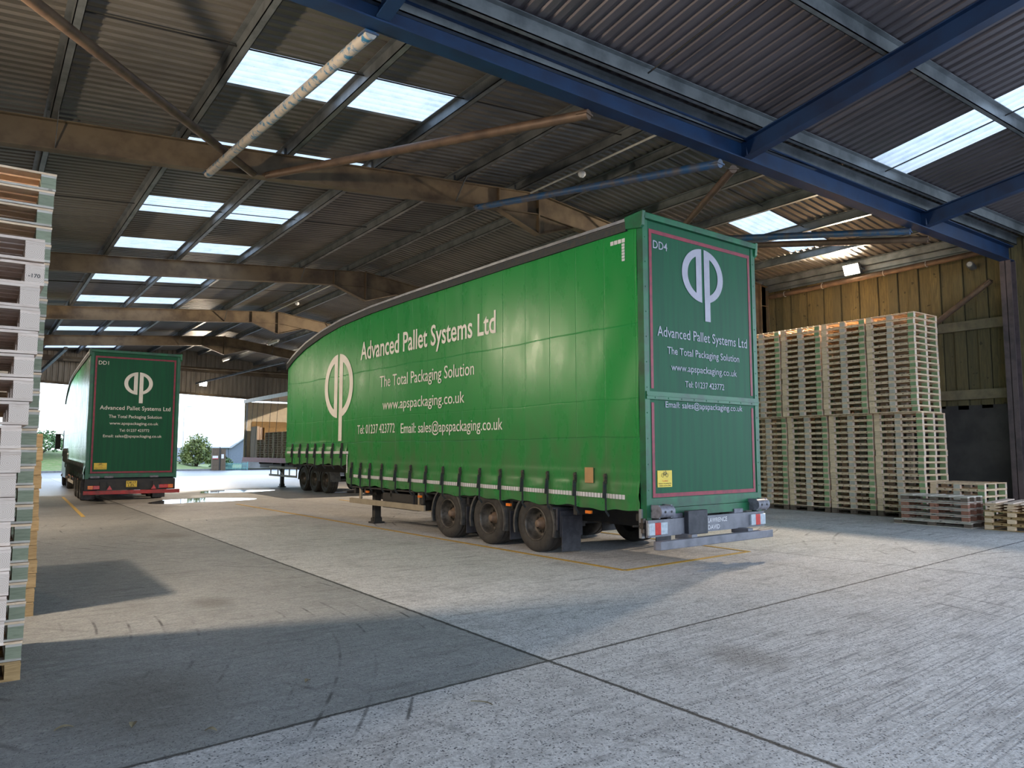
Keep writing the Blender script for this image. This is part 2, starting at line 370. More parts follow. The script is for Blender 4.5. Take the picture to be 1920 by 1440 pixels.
def zt(x):                       # top line of the portal rafters
    return 7.12 + .0803 * x if x <= 11.1 else 8.011 - .128 * (x - 11.1)
XL = -2.4
def portal(Y, i):
    w = MB(); top = [(XL, zt(XL)), (11.1, zt(11.1)), (20.3, zt(20.3))]
    bot = [(19.93, 5.2), (18.6, zt(18.6) - .5), (12.3, zt(12.3) - .5), (11.1, 6.99), (9.9, zt(9.9) - .5), (XL + .4, zt(XL + .4) - .5)]
    w.prism_y([(XL, zt(XL) - .5)] + [(XL + .4, zt(XL+.4) - .5), (9.9, zt(9.9)-.5), (11.1, 6.99), (12.3, zt(12.3)-.5), (18.6, zt(18.6)-.5), (19.93, 5.2), (20.3, 5.2)] + top[::-1], Y - .008, Y + .008)
    def fl(pts, wd=.2):
        for a, b in zip(pts[:-1], pts[1:]): w.bar((a[0], Y, a[1]), (b[0], Y, b[1]), wd, .02, 0, (0, 0, 1) if abs(a[0]-b[0]) > abs(a[1]-b[1])*.2 else (1,0,0))
    fl(top); fl([(XL, zt(XL)-.5), (9.9, zt(9.9)-.5), (11.1, 6.99), (12.3, zt(12.3)-.5), (18.6, zt(18.6)-.5), (19.93, 5.2)])
    fl([(9.9, zt(9.9)-.5), (11.1, zt(11.1)-.52)], .18); fl([(11.1, zt(11.1)-.52), (12.3, zt(12.3)-.5)], .18)
    w.box(11.08, 11.12, Y-.1, Y+.1, 6.99, zt(11.1)+.03)
    w.box(9.9, 9.92, Y-.09, Y+.09, zt(9.9)-.5, zt(9.9))
    # eaves stiffeners
    w.box(19.90, 19.93, Y-.1, Y+.1, 5.2, zt(19.9)); w.box(19.93, 20.3, Y-.1, Y+.1, 5.18, 5.2); w.box(19.93, 20.3, Y-.1, Y+.1, 6.2, 6.22)
    # columns
    for x0, x1 in ((19.93, 20.3), (XL - .05, XL + .32)):
        w.box(x0, x0+.018, Y-.11, Y+.11, 0, zt(x0)-.02); w.box(x1-.018, x1, Y-.11, Y+.11, 0, zt(x1)-.02); w.box(x0, x1, Y-.008, Y+.008, 0, zt(x0)-.02)
        w.box(x0-.04, x1+.04, Y-.16, Y+.16, 0, .03)
    struct('portal_frame', w, M['steel'], 'brown steel portal frame, number %s from the blue beam' % ['one', 'two', 'three', 'four'][i])
for i, Y in enumerate(FR): portal(Y, i)

# purlins
PX = [-2.1, -1.0, .76, 2.80, 4.78, 6.66, 8.72, 10.45, 11.75, 13.75, 15.35, 17.05, 18.75, 20.2]
for x in PX:
    w = MB(); z = zt(x) + .01; s_ = .0803 if x < 11.1 else -.128
    w.box(x-.006, x+.006, YB+.12, YE, z, z+.20); w.box(x-.006, x+.105, YB+.12, YE, z, z+.012); w.box(x-.08, x+.006, YB+.12, YE, z+.188, z+.2)
    w.box(x+.095, x+.105, YB+.12, YE, z, z+.035)
    for Y in FR: w.box(x-.05, x+.05, Y-.006, Y+.14, z, z+.16)
    struct('roof_purlin', w, M['galv'])
# roof sheeting, ribs run down the slope; skylight sheets let in between purlins
RIB = [(0,0),(.10,0),(.125,.035),(.175,.035),(.20,0)]
def zs(x): return zt(x) + .215
def rib_pts(a, b):
    """profile of the sheet between a and b; ribs sit on one grid so that neighbouring sheets always meet"""
    pts = {}
    k = math.floor(a / .2) - 1
    while k * .2 < b:
        for (o, h) in RIB[:-1]:
            t = k * .2 + o
            if a < t < b: pts[round(t, 5)] = h
        k += 1
    def hh(t):
        u = (t / .2 - math.floor(t / .2)) * .2
        for (p, hp), (q, hq) in zip(RIB[:-1], RIB[1:]):
            if p <= u <= q + 1e-9: return hp + (hq - hp) * (u - p) / (q - p)
        return 0
    pts[a] = hh(a); pts[b] = hh(b)
    return sorted(pts.items())
def rib_strip(mb, xa, xb, ya, yb, zf):
    P = rib_pts(ya, yb)
    for (a, ha), (b, hb) in zip(P[:-1], P[1:]):
        mb.add([(xa, a, zf(xa) + ha), (xb, a, zf(xb) + ha), (xb, b, zf(xb) + hb), (xa, b, zf(xa) + hb)], [(0,1,2,3)])
SKY_Y = [(10.85,12.15),(14.75,16.0),(18.78,20.05),(22.85,24.15),(27.9,29.2),(32.45,33.9),(36.9,38.2),(41.3,42.8),(45.5,46.8),(49.3,50.5)]
RSK_Y = [(11.05,12.30),(16.2,17.5),(21.5,22.8),(27,28.3),(32,33.3),(38,39.3),(44,45.3)]
A = MB(); nwin = [0]; Y0 = YB + .05
gaps = [(-2.8,.76,[]),(.76,2.80,[]),(2.80,4.78,SKY_Y),(4.78,6.66,SKY_Y),(6.66,8.72,[]),(8.72,11.12,[]),(11.08,13.75,[]),(13.75,15.5,[]),(15.5,17.05,RSK_Y),(17.05,18.6,RSK_Y),(18.6,20.75,[])]
for xa, xb, sk in gaps:
    y = Y0
    for (a, b) in sk:
        rib_strip(A, xa, xb, y, a, zs)
        nwin[0] += 1; w = MB(); rib_strip(w, xa, xb, a, b, zs)
        struct('window_%d' % nwin[0], w, M['sky_sheet'], 'translucent skylight sheet in the corrugated roof')
        y = b
    rib_strip(A, xa, xb, y, YE + .2, zs)
struct('ceiling', A, M['sheetA'])
# sag rods between purlins
for Y, xs in ((10.72, (.76, 10.45)), (19.2, (.76, 10.45)), (29.4, (.76, 10.45)), (10.9, (11.75, 18.7)), (38.4, (.76, 10.45))):
    w = MB(); w.tube((xs[0], Y, zt(xs[0]) + .13), (xs[1], Y, zt(xs[1]) + .13), .012, 6); struct('sag_rod', w, M['cable'])
# short fly braces from frame bottom flange to purlin
for Y in FR:
    for x in (.85, 8.72, 13.75):
        w = MB(); s_ = -1 if x < 20 else 1
        w.bar((x, Y - .02, zt(x) - .46), (x, Y - .5, zt(x) + .02), .05, .01, 0, (1,0,0)); struct('fly_brace', w, M['galv'])

# right wall: dark block base, timber rails, vertical boards
w = MB(); w.box(XW, XW+.2, 5.6, YE, 0, 2.8); struct('wall_right', w, M['dark_conc'])
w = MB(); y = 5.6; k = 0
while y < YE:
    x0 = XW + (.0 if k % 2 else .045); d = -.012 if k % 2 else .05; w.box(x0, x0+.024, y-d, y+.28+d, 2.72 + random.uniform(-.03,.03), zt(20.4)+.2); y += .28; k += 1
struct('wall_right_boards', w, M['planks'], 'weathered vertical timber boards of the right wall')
for i, z in enumerate((4.72, 2.95)):
    w = MB(); w.box(XW-.10, XW-.002, YB+.15, YE, z, z+.24); struct('wall_rail', w, M['rail'])
w = MB()
w.box(20.34, 20.58, YB+.1, YE, 6.78, 6.80); w.box(20.34, 20.36, YB+.1, YE, 6.66, 6.80); w.box(20.28, 20.34, YB+.1, YE, 6.86, 6.88); w.box(20.28,20.30, YB+.1, YE, 6.72,6.88)
struct('eaves_beam', w, M['galv'])
w = MB(); w.tube((20.22, YB+.1, 6.60), (20.22, 14.2, 6.48), .075, 16)
p_ = thing('eaves_pipe', 'brown round pipe clipped along the top of the plank wall', 'pipe')
obj('pipe', w, M['rust'], p_)
for y in (13.64, 12.37, 10.52, 9.38):
    w = MB(); z = 6.60 - (y - 7.6) * .018
    for k in range(12):
        a, b = k * math.pi / 6, (k + 1) * math.pi / 6
        w.bar((20.22 + .08*math.cos(a), y, z + .08*math.sin(a)), (20.22 + .08*math.cos(b), y, z + .08*math.sin(b)), .02, .008, 0, (0,1,0))
    obj('pipe_clip', w, M['conduit'], p_)
# left wall (outside the picture, closes the shed)
w = MB(); w.box(XL-.3, XL-.1, -1.0, YE, 0, 7.1); struct('wall_left', w, M['dark_conc'])
# far gable over the doorway
w = MB(); n_ = 0; x = XL - .3
def hz(x): return 5.93 - .046 * max(x, -1)
while x < XW:
    x2 = x + .3
    for a, b, d in ((0,.18,0),(.18,.21,None),(.21,.27,.04),(.27,.30,None)):
        ya = {0:0,.18:0,.21:.04,.27:.04}[a]; yb = {.18:0,.21:.04,.27:.04,.30:0}[b]
        w.add([(x+a, YE+ya, hz(x+a)), (x+b, YE+yb, hz(x+b)), (x+b, YE+yb, zs(x+b)), (x+a, YE+ya, zs(x+a))], [(0,1,2,3)])
    x = x2
struct('wall_far', w, M['clad'])
w = MB(); w.bar((XL-.3, YE-.05, hz(XL-.3)), (XW, YE-.05, hz(XW)), .25, .14); w.bar((XL-.3, YE-.3, 7.3), (XW, YE-.3, 6.75), .2, .3)
w.tube((4.0, YE-1, 7.0), (19.5, YE-1, 6.95), .08, 10)
for x in (XL, 19.95): w.box(x, x+.3, YE-.25, YE, 0, 6.8)
struct('doorway_header', w, M['steel'])
w = MB(); w.bar((14.6, 43.3, 6.85), (11.55, 51.4, 6.0), .10, .10); b_ = obj('gable_brace', w, M['galv']); tag(b_, 'thin pale diagonal strut above the far doorway floodlight', 'brace')
w = MB(); w.bar((3.6, 44.4, 6.9), (2.9, 51.8, 6.2), .16, .16); b_ = obj('gable_brace', w, M['galv']); tag(b_, 'pale diagonal strut over the far doorway, left of the parked DD1 trailer', 'brace')

# gable strip between the tall roof and the blue lean-to
w = MB()
for a, b in zip([XL-.3, 11.1], [11.1, 20.75]):
    w.add([(a, YB+.04, 6.92), (b, YB+.04, 6.92), (b, YB+.04, zs(b)+.04), (a, YB+.04, zs(a)+.04)], [(0,1,2,3)])
struct('wall_valley', w, M['sheetA'])

# blue lean-to over the camera
def bz(x): return 6.47 - .0135 * (x - 3.5)          # underside of the long blue beam
w = MB(); xa, xb = XL - .3, 20.35
w.bar((xa, YB, bz(xa)+.01), (xb, YB, bz(xb)+.01), .24, .022); w.bar((xa, YB, bz(xa)+.36), (xb, YB, bz(xb)+.36), .24, .022)
w.bar((xa, YB, bz(xa)+.185), (xb, YB, bz(xb)+.185), .014, .34)
for x in (3.5, 10.03, 16.0): w.box(x-.006, x+.006, YB-.11, YB+.11, bz(x), bz(x)+.36)
struct('valley_beam', w, M['blue'], 'long dark blue steel beam across the shed')
def lz(y, z0=6.35): return z0 + .16 * (YB - y)
for i, x in enumerate((-3.0, 3.5, 10.03, 16.0, 22.2)):
    w = MB(); b0 = bz(min(x, 20)) - .0
    for dz, wd, th in ((.01, .17, .02), (.30, .17, .02), (.155, .012, .29)): w.bar((x, YB-.12, b0 + dz + .02), (x, -11.5, b0 + dz + .02 + .16*(YB-.12+11.5)), wd, th)
    struct('lean_to_rafter', w, M['blue'])
for y in (7.05, 5.0, 2.9, .8, -1.3, -3.4, -5.5, -7.5, -9.5, -11.3, 7.42):
    w = MB(); z = lz(y, 6.72) - (.03 if y > 7.3 else 0)
    w.box(-3.2, 24, y-.006, y+.006, z, z+.2); w.box(-3.2, 24, y-.006, y+.08, z, z+.012); w.box(-3.2, 24, y-.08, y+.006, z+.188, z+.2); w.box(-3.2, 24, y+.07, y+.08, z, z+.035)
    struct('lean_to_purlin', w, M['galv'])
B = MB(); 
def lsheet(mb, xa, xb, ya, yb):
    P = rib_pts(xa, xb)
    for (a_, ha), (b_, hb) in zip(P[:-1], P[1:]):
        mb.add([(a_, ya, lz(ya, 6.93)+ha), (b_, ya, lz(ya, 6.93)+hb), (b_, yb, lz(yb, 6.93)+hb), (a_, yb, lz(yb, 6.93)+ha)], [(0,1,2,3)])
segs = [(7.52, 7.05, 0), (7.05, 5.0, 1), (5.0, 2.9, 1), (2.9, .8, 0), (.8, -1.3, 2), (-1.3, -3.4, 2), (-3.4, -5.5, 2), (-5.5, -11.5, 0)]
for ya, yb, sk in segs:
    if sk == 2:
        e = -3.2
        for a in (3.9, 8.5, 13.2, 17.8):
            lsheet(B, e, a, ya, yb); nwin[0] += 1; w = MB(); lsheet(w, a, a+2.2, ya, yb); struct('window_%d' % nwin[0], w, M['sky_sheet']); e = a + 2.2  # unseen skylight strips over and behind the camera, added to brighten the near floor
        lsheet(B, e, 24, ya, yb)
    elif sk:
        lsheet(B, -3.2, 13.2, ya, yb); lsheet(B, 14.45, 24, ya, yb)
        nwin[0] += 1; w = MB(); lsheet(w, 13.2, 14.45, ya, yb); struct('window_%d' % nwin[0], w, M['sky_sheet'], 'flat translucent skylight sheet in the blue lean-to roof')
    else: lsheet(B, -3.2, 24, ya, yb)
struct('ceiling_lean_to', B, M['sheetB'])
for x in (7.4, 13.75):
    w = MB(); w.tube((x, 7.05, lz(7.05, 6.84)), (x, -3.4, lz(-3.4, 6.84)), .012, 6); struct('sag_rod', w, M['cable'])
for x in (20.1, XL - .05):
    w = MB(); w.box(x, x+.02, YB-.12, YB+.12, 0, bz(20)); w.box(x+.28, x+.30, YB-.12, YB+.12, 0, bz(20)); w.box(x, x+.3, YB-.007, YB+.007, 0, bz(20)); w.box(x-.05, x+.35, YB-.17, YB+.17, 0, .03)
    struct('lean_to_column', w, simple('purple_brown_column', (.105,.075,.075), (.06,.045,.048), .6, sc=4))

# tubular braces between the blue beam and the first frame
def brace(p, q, r, mat, label, fl=None):
    t = thing('roof_brace', label, 'brace'); w = MB(); w.tube(p, q, r, 16); obj('pipe', w, mat, t)
    d = (Vector(q) - Vector(p)).normalized(); 
    for e, s_ in ((Vector(p), 1), (Vector(q), -1)):
        w = MB(); w.bar(e - d * .02 * s_, e + d * .16 * s_, r * 2.6, .02); obj('end_plate', w, fl or mat, t)
def blue_white():
    n = N('flaking_blue_on_grey_pipe'); v = n.pos('World'); f = n.noise(n.map(v, (1, 3, 3)), 2.4, 5, .7)
    n.col(n.mix(n.ss(f, .50, .60), (.42,.38,.33), (.03,.16,.30))); n.set(.5, .1, .4); return n.mat
M['bw'] = blue_white()
M['bluepipe'] = simple('worn_blue_pipe', (.02,.09,.22), (.10,.10,.11), .45, .2, sc=5)
brace((3.47, 7.62, 6.44), (3.28, 14.28, 6.78), .072, M['bw'], 'pale pipe brace with flaking blue paint, from blue beam to first brown frame', M['bluepipe'])
brace((-.76, 7.62, 6.2), (4.1, 14.3, 6.98), .07, M['rust'], 'dark brown pipe brace crossing the top left corner')
brace((6.78, 7.6, 6.36), (4.38, 14.3, 7.0), .072, M['rust'], 'rusty brown pipe brace left of the roof centre')
brace((9.62, 7.6, 6.30), (9.25, 14.3, 7.3), .072, M['bluepipe'], 'worn blue pipe brace meeting the first frame near the ridge', M['bluepipe'])
brace((9.95, 7.6, 6.28), (15.35, 14.3, 7.15), .065, M['rust'], 'brown pipe brace rising behind the top of the DD4 trailer')
brace((15.75, 7.6, 6.24), (14.0, 14.3, 7.25), .075, M['bluepipe'], 'dark blue pipe brace right of the DD4 trailer roof', M['bluepipe'])
brace((16.5, 7.6, 6.19), (14.2, 14.3, 7.1), .075, M['rust'], 'brown pipe brace below the dark blue one, right of the DD4 roof')
brace((20.28, 7.9, 5.85), (20.28, 12.4, 2.9), .07, M['rust'], 'brown pipe brace sloping down the plank wall from the column head')

# ------------------------------------------------------------------ lamps
def floodlight(name_label, loc, yaw, tilt, watts, size=.42, group=None, lens=True, spread=150):
    t = thing('floodlight', name_label, 'light', loc, yaw, group)     # lens faces local -y
    h = MB(); h.box(-.24, .24, 0, .10, -.16, .16); 
    for k in range(7): h.box(-.2 + k*.062, -.185 + k*.062, .10, .14, -.14, .14)
    ho = obj('housing', h, M['housing'], t, rot=(tilt, 0, 0), bevel=.01)
    l = MB(); l.box(-.215, .215, -.012, 0, -.135, .135); obj('lens', l, M['lens'], ho)
    b = MB(); b.bar((-.26, .05, 0), (-.26, .22, .0), .02, .04); b.bar((.26, .05, 0), (.26, .22, .0), .02, .04); b.box(-.27, .27, .20, .23, -.03, .03)
    obj('bracket', b, M['galv'], t)
    ld = bpy.data.lights.new('lamp_glow', 'AREA'); ld.shape = 'RECTANGLE'; ld.size = .42; ld.size_y = .26; ld.energy = watts * LAMP_W; ld.color = (1.0, .81, .60); ld.spread = R(spread)
    lo = bpy.data.objects.new('lamp_glow', ld); COL.objects.link(lo); lo.parent = ho; lo.location = (0, -.02, 0); lo.rotation_euler = (R(-90), 0, 0)
    return t
# local -y must point the way the lamp shines: yaw turns it
floodlight('glaring floodlight at the top of the plank wall above the tall pallets', (20.02, 11.35, 6.78), R(-90), R(22), 1100)
floodlight('added unseen floodlight high on the right wall, behind the DD4 trailer', (20.16, 25.6, 6.50), R(-110), R(22), 2600, spread=120)  # unseen lamp, added so that light reaches the open trailer
floodlight('glaring floodlight on the header of the far doorway', (12.05, 51.6, 6.02), 0, R(25), 800)
for y, p in ((8.33, 700), (19.6, 560), (33.2, 560)):
    floodlight('floodlight on the left wall of the shed, %s' % {8.33:'level with the near pallets', 19.6:'one bay beyond the near pallets', 33.2:'level with the DD1 trailer'}[y], (-1.75, y, 4.75 if y < 10 else 5.3), R(90), R(12 if y < 10 else 30), p, spread=175 if y < 10 else 140)
# conduit and bulb lamps under the ridge purlin
for i, (ya, yb, yl) in enumerate(((7.8, 14.2, 12.3), (24.7, 33.8, 30.5))):
    t = thing('bulb_light', ['round bulb light on a white conduit in the first bay', 'round bulb light on a conduit over the third bay, far under the ridge'][i], 'light', (10.75, yl, 7.93))
    w = MB(); w.tube((0, ya-yl, 0), (0, yb-yl, 0), .022, 8); obj('conduit', w, M['conduit'], t)
    w = MB(); w.lathe_z([(.0,-.16),(.05,-.15),(.085,-.11),(.09,-.06),(.05,-.01),(.0,0)], 0, 0, -.03, 16); obj('bulb', w, M['glass'], t)
for i, y in enumerate((47.5, 38.6)):
    t = thing('strip_light', ['pale strip light under the ridge close to the far doorway', 'pale strip light under the ridge, between third and fourth frames'][i], 'light', (12.4, y, 7.25))
    w = MB(); w.box(-.06, .06, -.8, .8, 0, .1); obj('housing', w, M['conduit'], t)
    w = MB(); w.tube((0,-.75,-.03),(0,.75,-.03), .03, 8); obj('tube', w, M['glass'], t)
t = thing('security_camera', 'small round camera high on the plank wall by the blue beam', 'camera', (20.42, 8.35, 6.30))
w = MB(); w.tube((0,0,0), (-.26,-.04,.03), .085, 16); obj('body', w, M['housing'], t)
w = MB(); w.tube((-.26,-.04,.03), (-.28,-.043,.032), .06, 16); obj('lens', w, M['conduit'], t)
w = MB(); w.tube((0,0,0), (.16,0,.0), .03, 10); obj('bracket', w, M['housing'], t)

# ------------------------------------------------------------------ lettering
FT = bpy.data.curves.new('font_probe', 'FONT')
def text_raw(s, bold=0):
    c = bpy.data.curves.new('letters', 'FONT'); c.body = s; c.size = 1; c.offset = bold; c.resolution_u = 3
    o = bpy.data.objects.new('letters', c); COL.objects.link(o)
    dg = bpy.context.evaluated_depsgraph_get(); me = bpy.data.meshes.new_from_object(o.evaluated_get(dg))
    vs = [tuple(v.co) for v in me.vertices]; fs = [list(p.vertices) for p in me.polygons]
    bpy.data.objects.remove(o); bpy.data.curves.remove(c); bpy.data.meshes.remove(me); return vs, fs
_cap = max(v[1] for v in text_raw('H')[0])
def text_part(name, s, x0, x1, z0, cap, fmap, mat, parent, bold=.012, th=.003):
    """letters from x0 to x1 on baseline z0; fmap(x, z, d) gives the local point, d = height off the surface"""
    vs, fs = text_raw(s, bold); xm = min(v[0] for v in vs); xM = max(v[0] for v in vs)
    sx = (x1 - x0) / (xM - xm); sz = cap / _cap; mb = MB()
    P = [(x0 + (v[0] - xm) * sx, z0 + v[1] * sz) for v in vs]
    mb.add([fmap(a, b, th) for a, b in P], fs)
    # skirt so that the letters have a thickness
    ed = {}
    for f in fs:
        for a, b in zip(f, f[1:] + f[:1]): ed[(a, b)] = 1
    for (a, b) in list(ed):
        if (b, a) not in ed: mb.add([fmap(*P[b], th), fmap(*P[a], th), fmap(*P[a], 0), fmap(*P[b], 0)], [(0,1,2,3)])
    return obj(name, mb, mat, parent)
def logo_part(xl, xr, zt_, zb, zs_, fmap, mat, parent, stroke):
    """round a|p emblem: two half rings back to back, right one with a long stem"""
    cx = (xl + xr) / 2; a = abs(xr - xl) / 2; sg = 1 if xr > xl else -1; cz = (zt_ + zb) / 2; b = (zt_ - zb) / 2; g = a * .06; st = a * stroke
    mb = MB(); K = 26
    for side in (-1, 1):
        ai, bi = a - st, b - st * (b / a) * .9; inx = g + st
        ph = math.acos(min(1, inx / ai)); outer = []; inner = []
        po = math.acos(g / a)
        for k in range(K + 1):
            t = -1 + 2 * k / K; outer.append((a * math.cos(po * t), b * math.sin(po * t))); inner.append((ai * math.cos(ph * t), bi * math.sin(ph * t)))
        for k in range(1, 8):
            t = k / 8; outer.append((g, b * math.sin(po) * (1 - 2 * t))); inner.append((inx, bi * math.sin(ph) * (1 - 2 * t)))
        n = len(outer); q = lambda p, d: fmap(cx + sg * side * p[0], cz + p[1], d)
        vs = [q(p, .003) for p in outer] + [q(p, .003) for p in inner]
        mb.add(vs, [(k, (k+1) % n, n + (k+1) % n, n + k) for k in range(n)])
    x0, x1 = cx + sg * g, cx + sg * (g + st); z1 = cz - b * .82
    mb.add([fmap(x0, z1, .0055), fmap(x1, z1, .0055), fmap(x1, zs_, .0055), fmap(x0, zs_, .0055)], [(0,1,2,3)])
    return obj('logo', mb, mat, parent)

# ------------------------------------------------------------------ wheels
def wheel(parent, x, y, r=.46, w=.36, side=-1, dish=.17):
    """x = outer face plane, side -1: outer face looks to -x"""
    T = MB(); s = -side
    T.lathe_x([(r*.60, s*.02), (r*.66, s*.0), (r*.80, s*-.012), (r*.93, s*.0), (r*.985, s*.03), (r, s*.06), (r, s*(w*.24)), (r-.012, s*(w*.25)), (r-.012, s*(w*.28)), (r, s*(w*.29)), (r, s*(w*.48)), (r-.012, s*(w*.49)), (r-.012, s*(w*.52)), (r, s*(w*.53)), (r, s*(w-.06)),
               (r*.97, s*(w-.02)), (r*.8, s*w), (r*.6, s*(w-.02))], x, y, r, 44, 0)
    t = obj('tyre', T, M['rubber'], parent)
    Q = MB(); Q.lathe_x([(r*.61, s*.018), (r*.585, s*.0), (r*.555, s*.012), (r*.54, s*.05), (r*.50, s*dish), (r*.34, s*(dish+.03)), (r*.26, s*dish), (.0, s*dish)], x, y, r, 40)
    rm = obj('rim', Q, M['rim'], t)
    H = MB(); H.lathe_x([(.10, s*dish), (.092, s*(dish-.04)), (.066, s*(dish-.05)), (.062, s*(dish-.11)), (.045, s*(dish-.125)), (0, s*(dish-.125))], x, y, r, 24); obj('hub', H, M['hub'], t)
    L = MB()
    for k in range(10):
        a = k * math.pi / 5; L.tube((x + s*(dish), y + .135*math.cos(a), r + .135*math.sin(a)), (x + s*(dish-.035), y + .135*math.cos(a), r + .135*math.sin(a)), .016, 8)
    obj('wheel_nuts', L, M['rim'], t)
    return t

def mudguard(parent, x0, x1, yc, zc, r, a0=-18, a1=198):
    G = MB(); n = 16; pts = [(yc + r*math.cos(R(a0 + (a1-a0)*k/n)), zc + r*math.sin(R(a0 + (a1-a0)*k/n))) for k in range(n+1)]
    for p, q in zip(pts[:-1], pts[1:]):
        for dx in (0,):
            G.add([(x0,p[0],p[1]),(x1,p[0],p[1]),(x1,q[0],q[1]),(x0,q[0],q[1])], [(0,1,2,3)])
        # rolled outer lip
        pi = (yc + (p[0]-yc)*.93, zc + (p[1]-zc)*.93); qi = (yc + (q[0]-yc)*.93, zc + (q[1]-zc)*.93)
        G.add([(x0,p[0],p[1]),(x0,q[0],q[1]),(x0,qi[0],qi[1]),(x0,pi[0],pi[1])], [(0,1,2,3)])
    o = obj('mudguard', G, M['mudguard'], parent); s = o.modifiers.new('solid', 'SOLIDIFY'); s.thickness = .012
    return o

# ------------------------------------------------------------------ the double deck curtain trailers
TW, TLEN = 2.73, 13.08
TOPP = [(-.1,5.03),(0,5.03),(3,5.02),(6.5,4.985),(8.2,4.95),(9.75,4.86),(10.8,4.73),(11.84,4.53),(12.6,4.30),(13.1,4.08)]
def top(y):
    for (a, za), (b, zb) in zip(TOPP[:-1], TOPP[1:]):
        if y <= b: return za + (zb - za) * (y - a) / (b - a)
    return TOPP[-1][1]
BUCK_LO = [8.974, 8.527, 8.072, 7.524, 6.92, 6.308, 5.712, 5.101, 4.516, 3.896, 3.288, 2.674, 2.043, 1.4, .754]
BUCK_HI = [12.54, 12.031, 11.525, 11.055, 10.553, 10.025, 9.519]
STEP = 9.27
def cbot(y): return 1.31 if y > STEP else .79 + .008 * y
def disp(y, z):
    """how far the curtain cloth stands off its plane (positive = outward)"""
    zb = cbot(y); h = z - zb; bl = BUCK_HI if y > STEP else BUCK_LO
    d = min(abs(y - b) for b in bl); band = max(0, 1 - h / .46)
    e = math.exp(-(d / .09) ** 2)
    r = .034 * math.sin(min(h / .46, 1) * math.pi) * (1 - .9 * e) + .012 * math.sin(h * 34 + math.sin(y * 5.1) * 1.2) * band * (1 - e)
    if h > .46: r = .004 * math.sin(y * 2.1) * min(1, (h - .46) / .5) + .014 * math.exp(-((h - .50) / .025) ** 2)
    if y < 1.4: r += .006 * math.sin(z * 3.1 + y * 6) * (1.4 - y) * min(1, h)
    return r
def build_trailer(name, label, loc, rotz, scale, code, side_text, red_bar):
    t = thing(name, label, 'trailer', loc, rotz); t.scale = (scale,) * 3
    # ---- left curtain
    def strip(ya, yb, ny, nz, mb):
        vs = []; fs = []
        for i in range(ny + 1):
            y = ya + (yb - ya) * i / ny; zb, z1 = cbot(min(max(y, ya + 1e-4), yb - 1e-4)), top(y) - .13
            for j in range(nz + 1):
                u = j / nz; u = u * u * .55 + u * .45; z = zb + (z1 - zb) * u
                sag = (.018 * math.sin(y * 5.0) + .01 * math.sin(y * 13)) * max(0, 1 - (z - zb) / .2)
                vs.append((-disp(min(max(y, ya + 1e-4), yb - 1e-4), z), y, z + sag))
        for i in range(ny):
            for j in range(nz):
                a = i * (nz + 1) + j; fs.append((a, a + 1, a + nz + 2, a + nz + 1))
        mb.add(vs, fs, 0, True)
    c = MB(); strip(.10, STEP, 260, 46, c); strip(STEP, 13.04, 110, 46, c)
    cur = obj('side_curtain', c, M['curtain'], t); cur['label'] = 'glossy green curtain on the left side'
    c = MB(); c.box(TW-.02, TW, .1, STEP, .82, 4.8); c.box(TW-.02, TW, STEP, 13.04, 1.31, 4.0); 
    pts = [(y, top(y)-.1) for y, _ in TOPP[1:]] ; c.prism_x([(.1, 1.31), (.1, pts[0][1])] + pts[1:] + [(13.04, 1.31)], TW-.021, TW+.001)
    obj('side_curtain', c, M['curtain'], t)
    # ---- reflective tape along the curtain foot
    def tape(y0, y1, z0, hh, mb, horizontal=True, n=None):
        n = n or int(abs(y1 - y0) / .062)
        for k in range(n):
            a = y0 + (y1 - y0) * k / n; b = a + (y1 - y0) / n * .84
            if horizontal:
                za, zb = z0(a), z0(b); xa = -max(disp(a, za), disp(a, za+hh)) - .004; xb = -max(disp(b, zb), disp(b, zb+hh)) - .004
                mb.add([(xa, a, za), (xb, b, zb), (xb, b, zb + hh), (xa, a, za + hh), (xa+.003, a, za), (xb+.003, b, zb), (xb+.003, b, zb+hh), (xa+.003, a, za+hh)], [(0,1,2,3),(3,2,6,7),(0,4,5,1)])
    def piece(fn): tp = MB(); fn(tp); obj('reflective_tape', tp, M['white'], cur)
    piece(lambda tp: tape(.36, 8.9, lambda y: .955 + .0095 * y, .065, tp)); piece(lambda tp: tape(9.22, 12.9, lambda y: 1.575, .06, tp))
    piece(lambda tp: (tape(.33, .63, lambda y: 4.69, .06, tp), [tp.box(-.012, -.006, .33, .385, 4.41 + k*.045, 4.447 + k*.045) for k in range(6)]))
    piece(lambda tp: [tp.box(-.034, -.028, 9.20, 9.25, 1.12 + k*.045, 1.157 + k*.045) for k in range(10)])
    if side_text:
        f = lambda x, z, d: (-disp(-x, z) * 0 - .0095 - d, -x, z)          # x runs from front to rear
        for s, y0, y1, z0, cap in (('Advanced Pallet Systems Ltd', 8.66, 3.45, 3.745, .40), ('The Total Packaging Solution', 7.71, 4.11, 3.045, .245),
                                   ('www.apspackaging.co.uk', 7.57, 4.42, 2.545, .215), ('Tel: 01237 423772', 8.757, 7.02, 2.035, .20), ('Email: sales@apspackaging.co.uk', 6.76, 3.25, 2.015, .205)):
            text_part('lettering', s, -y0, -y1, z0, cap, f, M['cream_text'], cur, .012 if cap > .3 else 0)
        logo_part(-10.59, -9.02, 4.0, 2.44, 1.88, f, M['cream_text'], cur, .235)
        w = MB(); w.box(-.035, -.028, 1.0, 1.18, 1.17, 1.40); obj('patch', w, simple('tan_repair_patch', (.42,.24,.10), (.36,.2,.09), .6), cur)
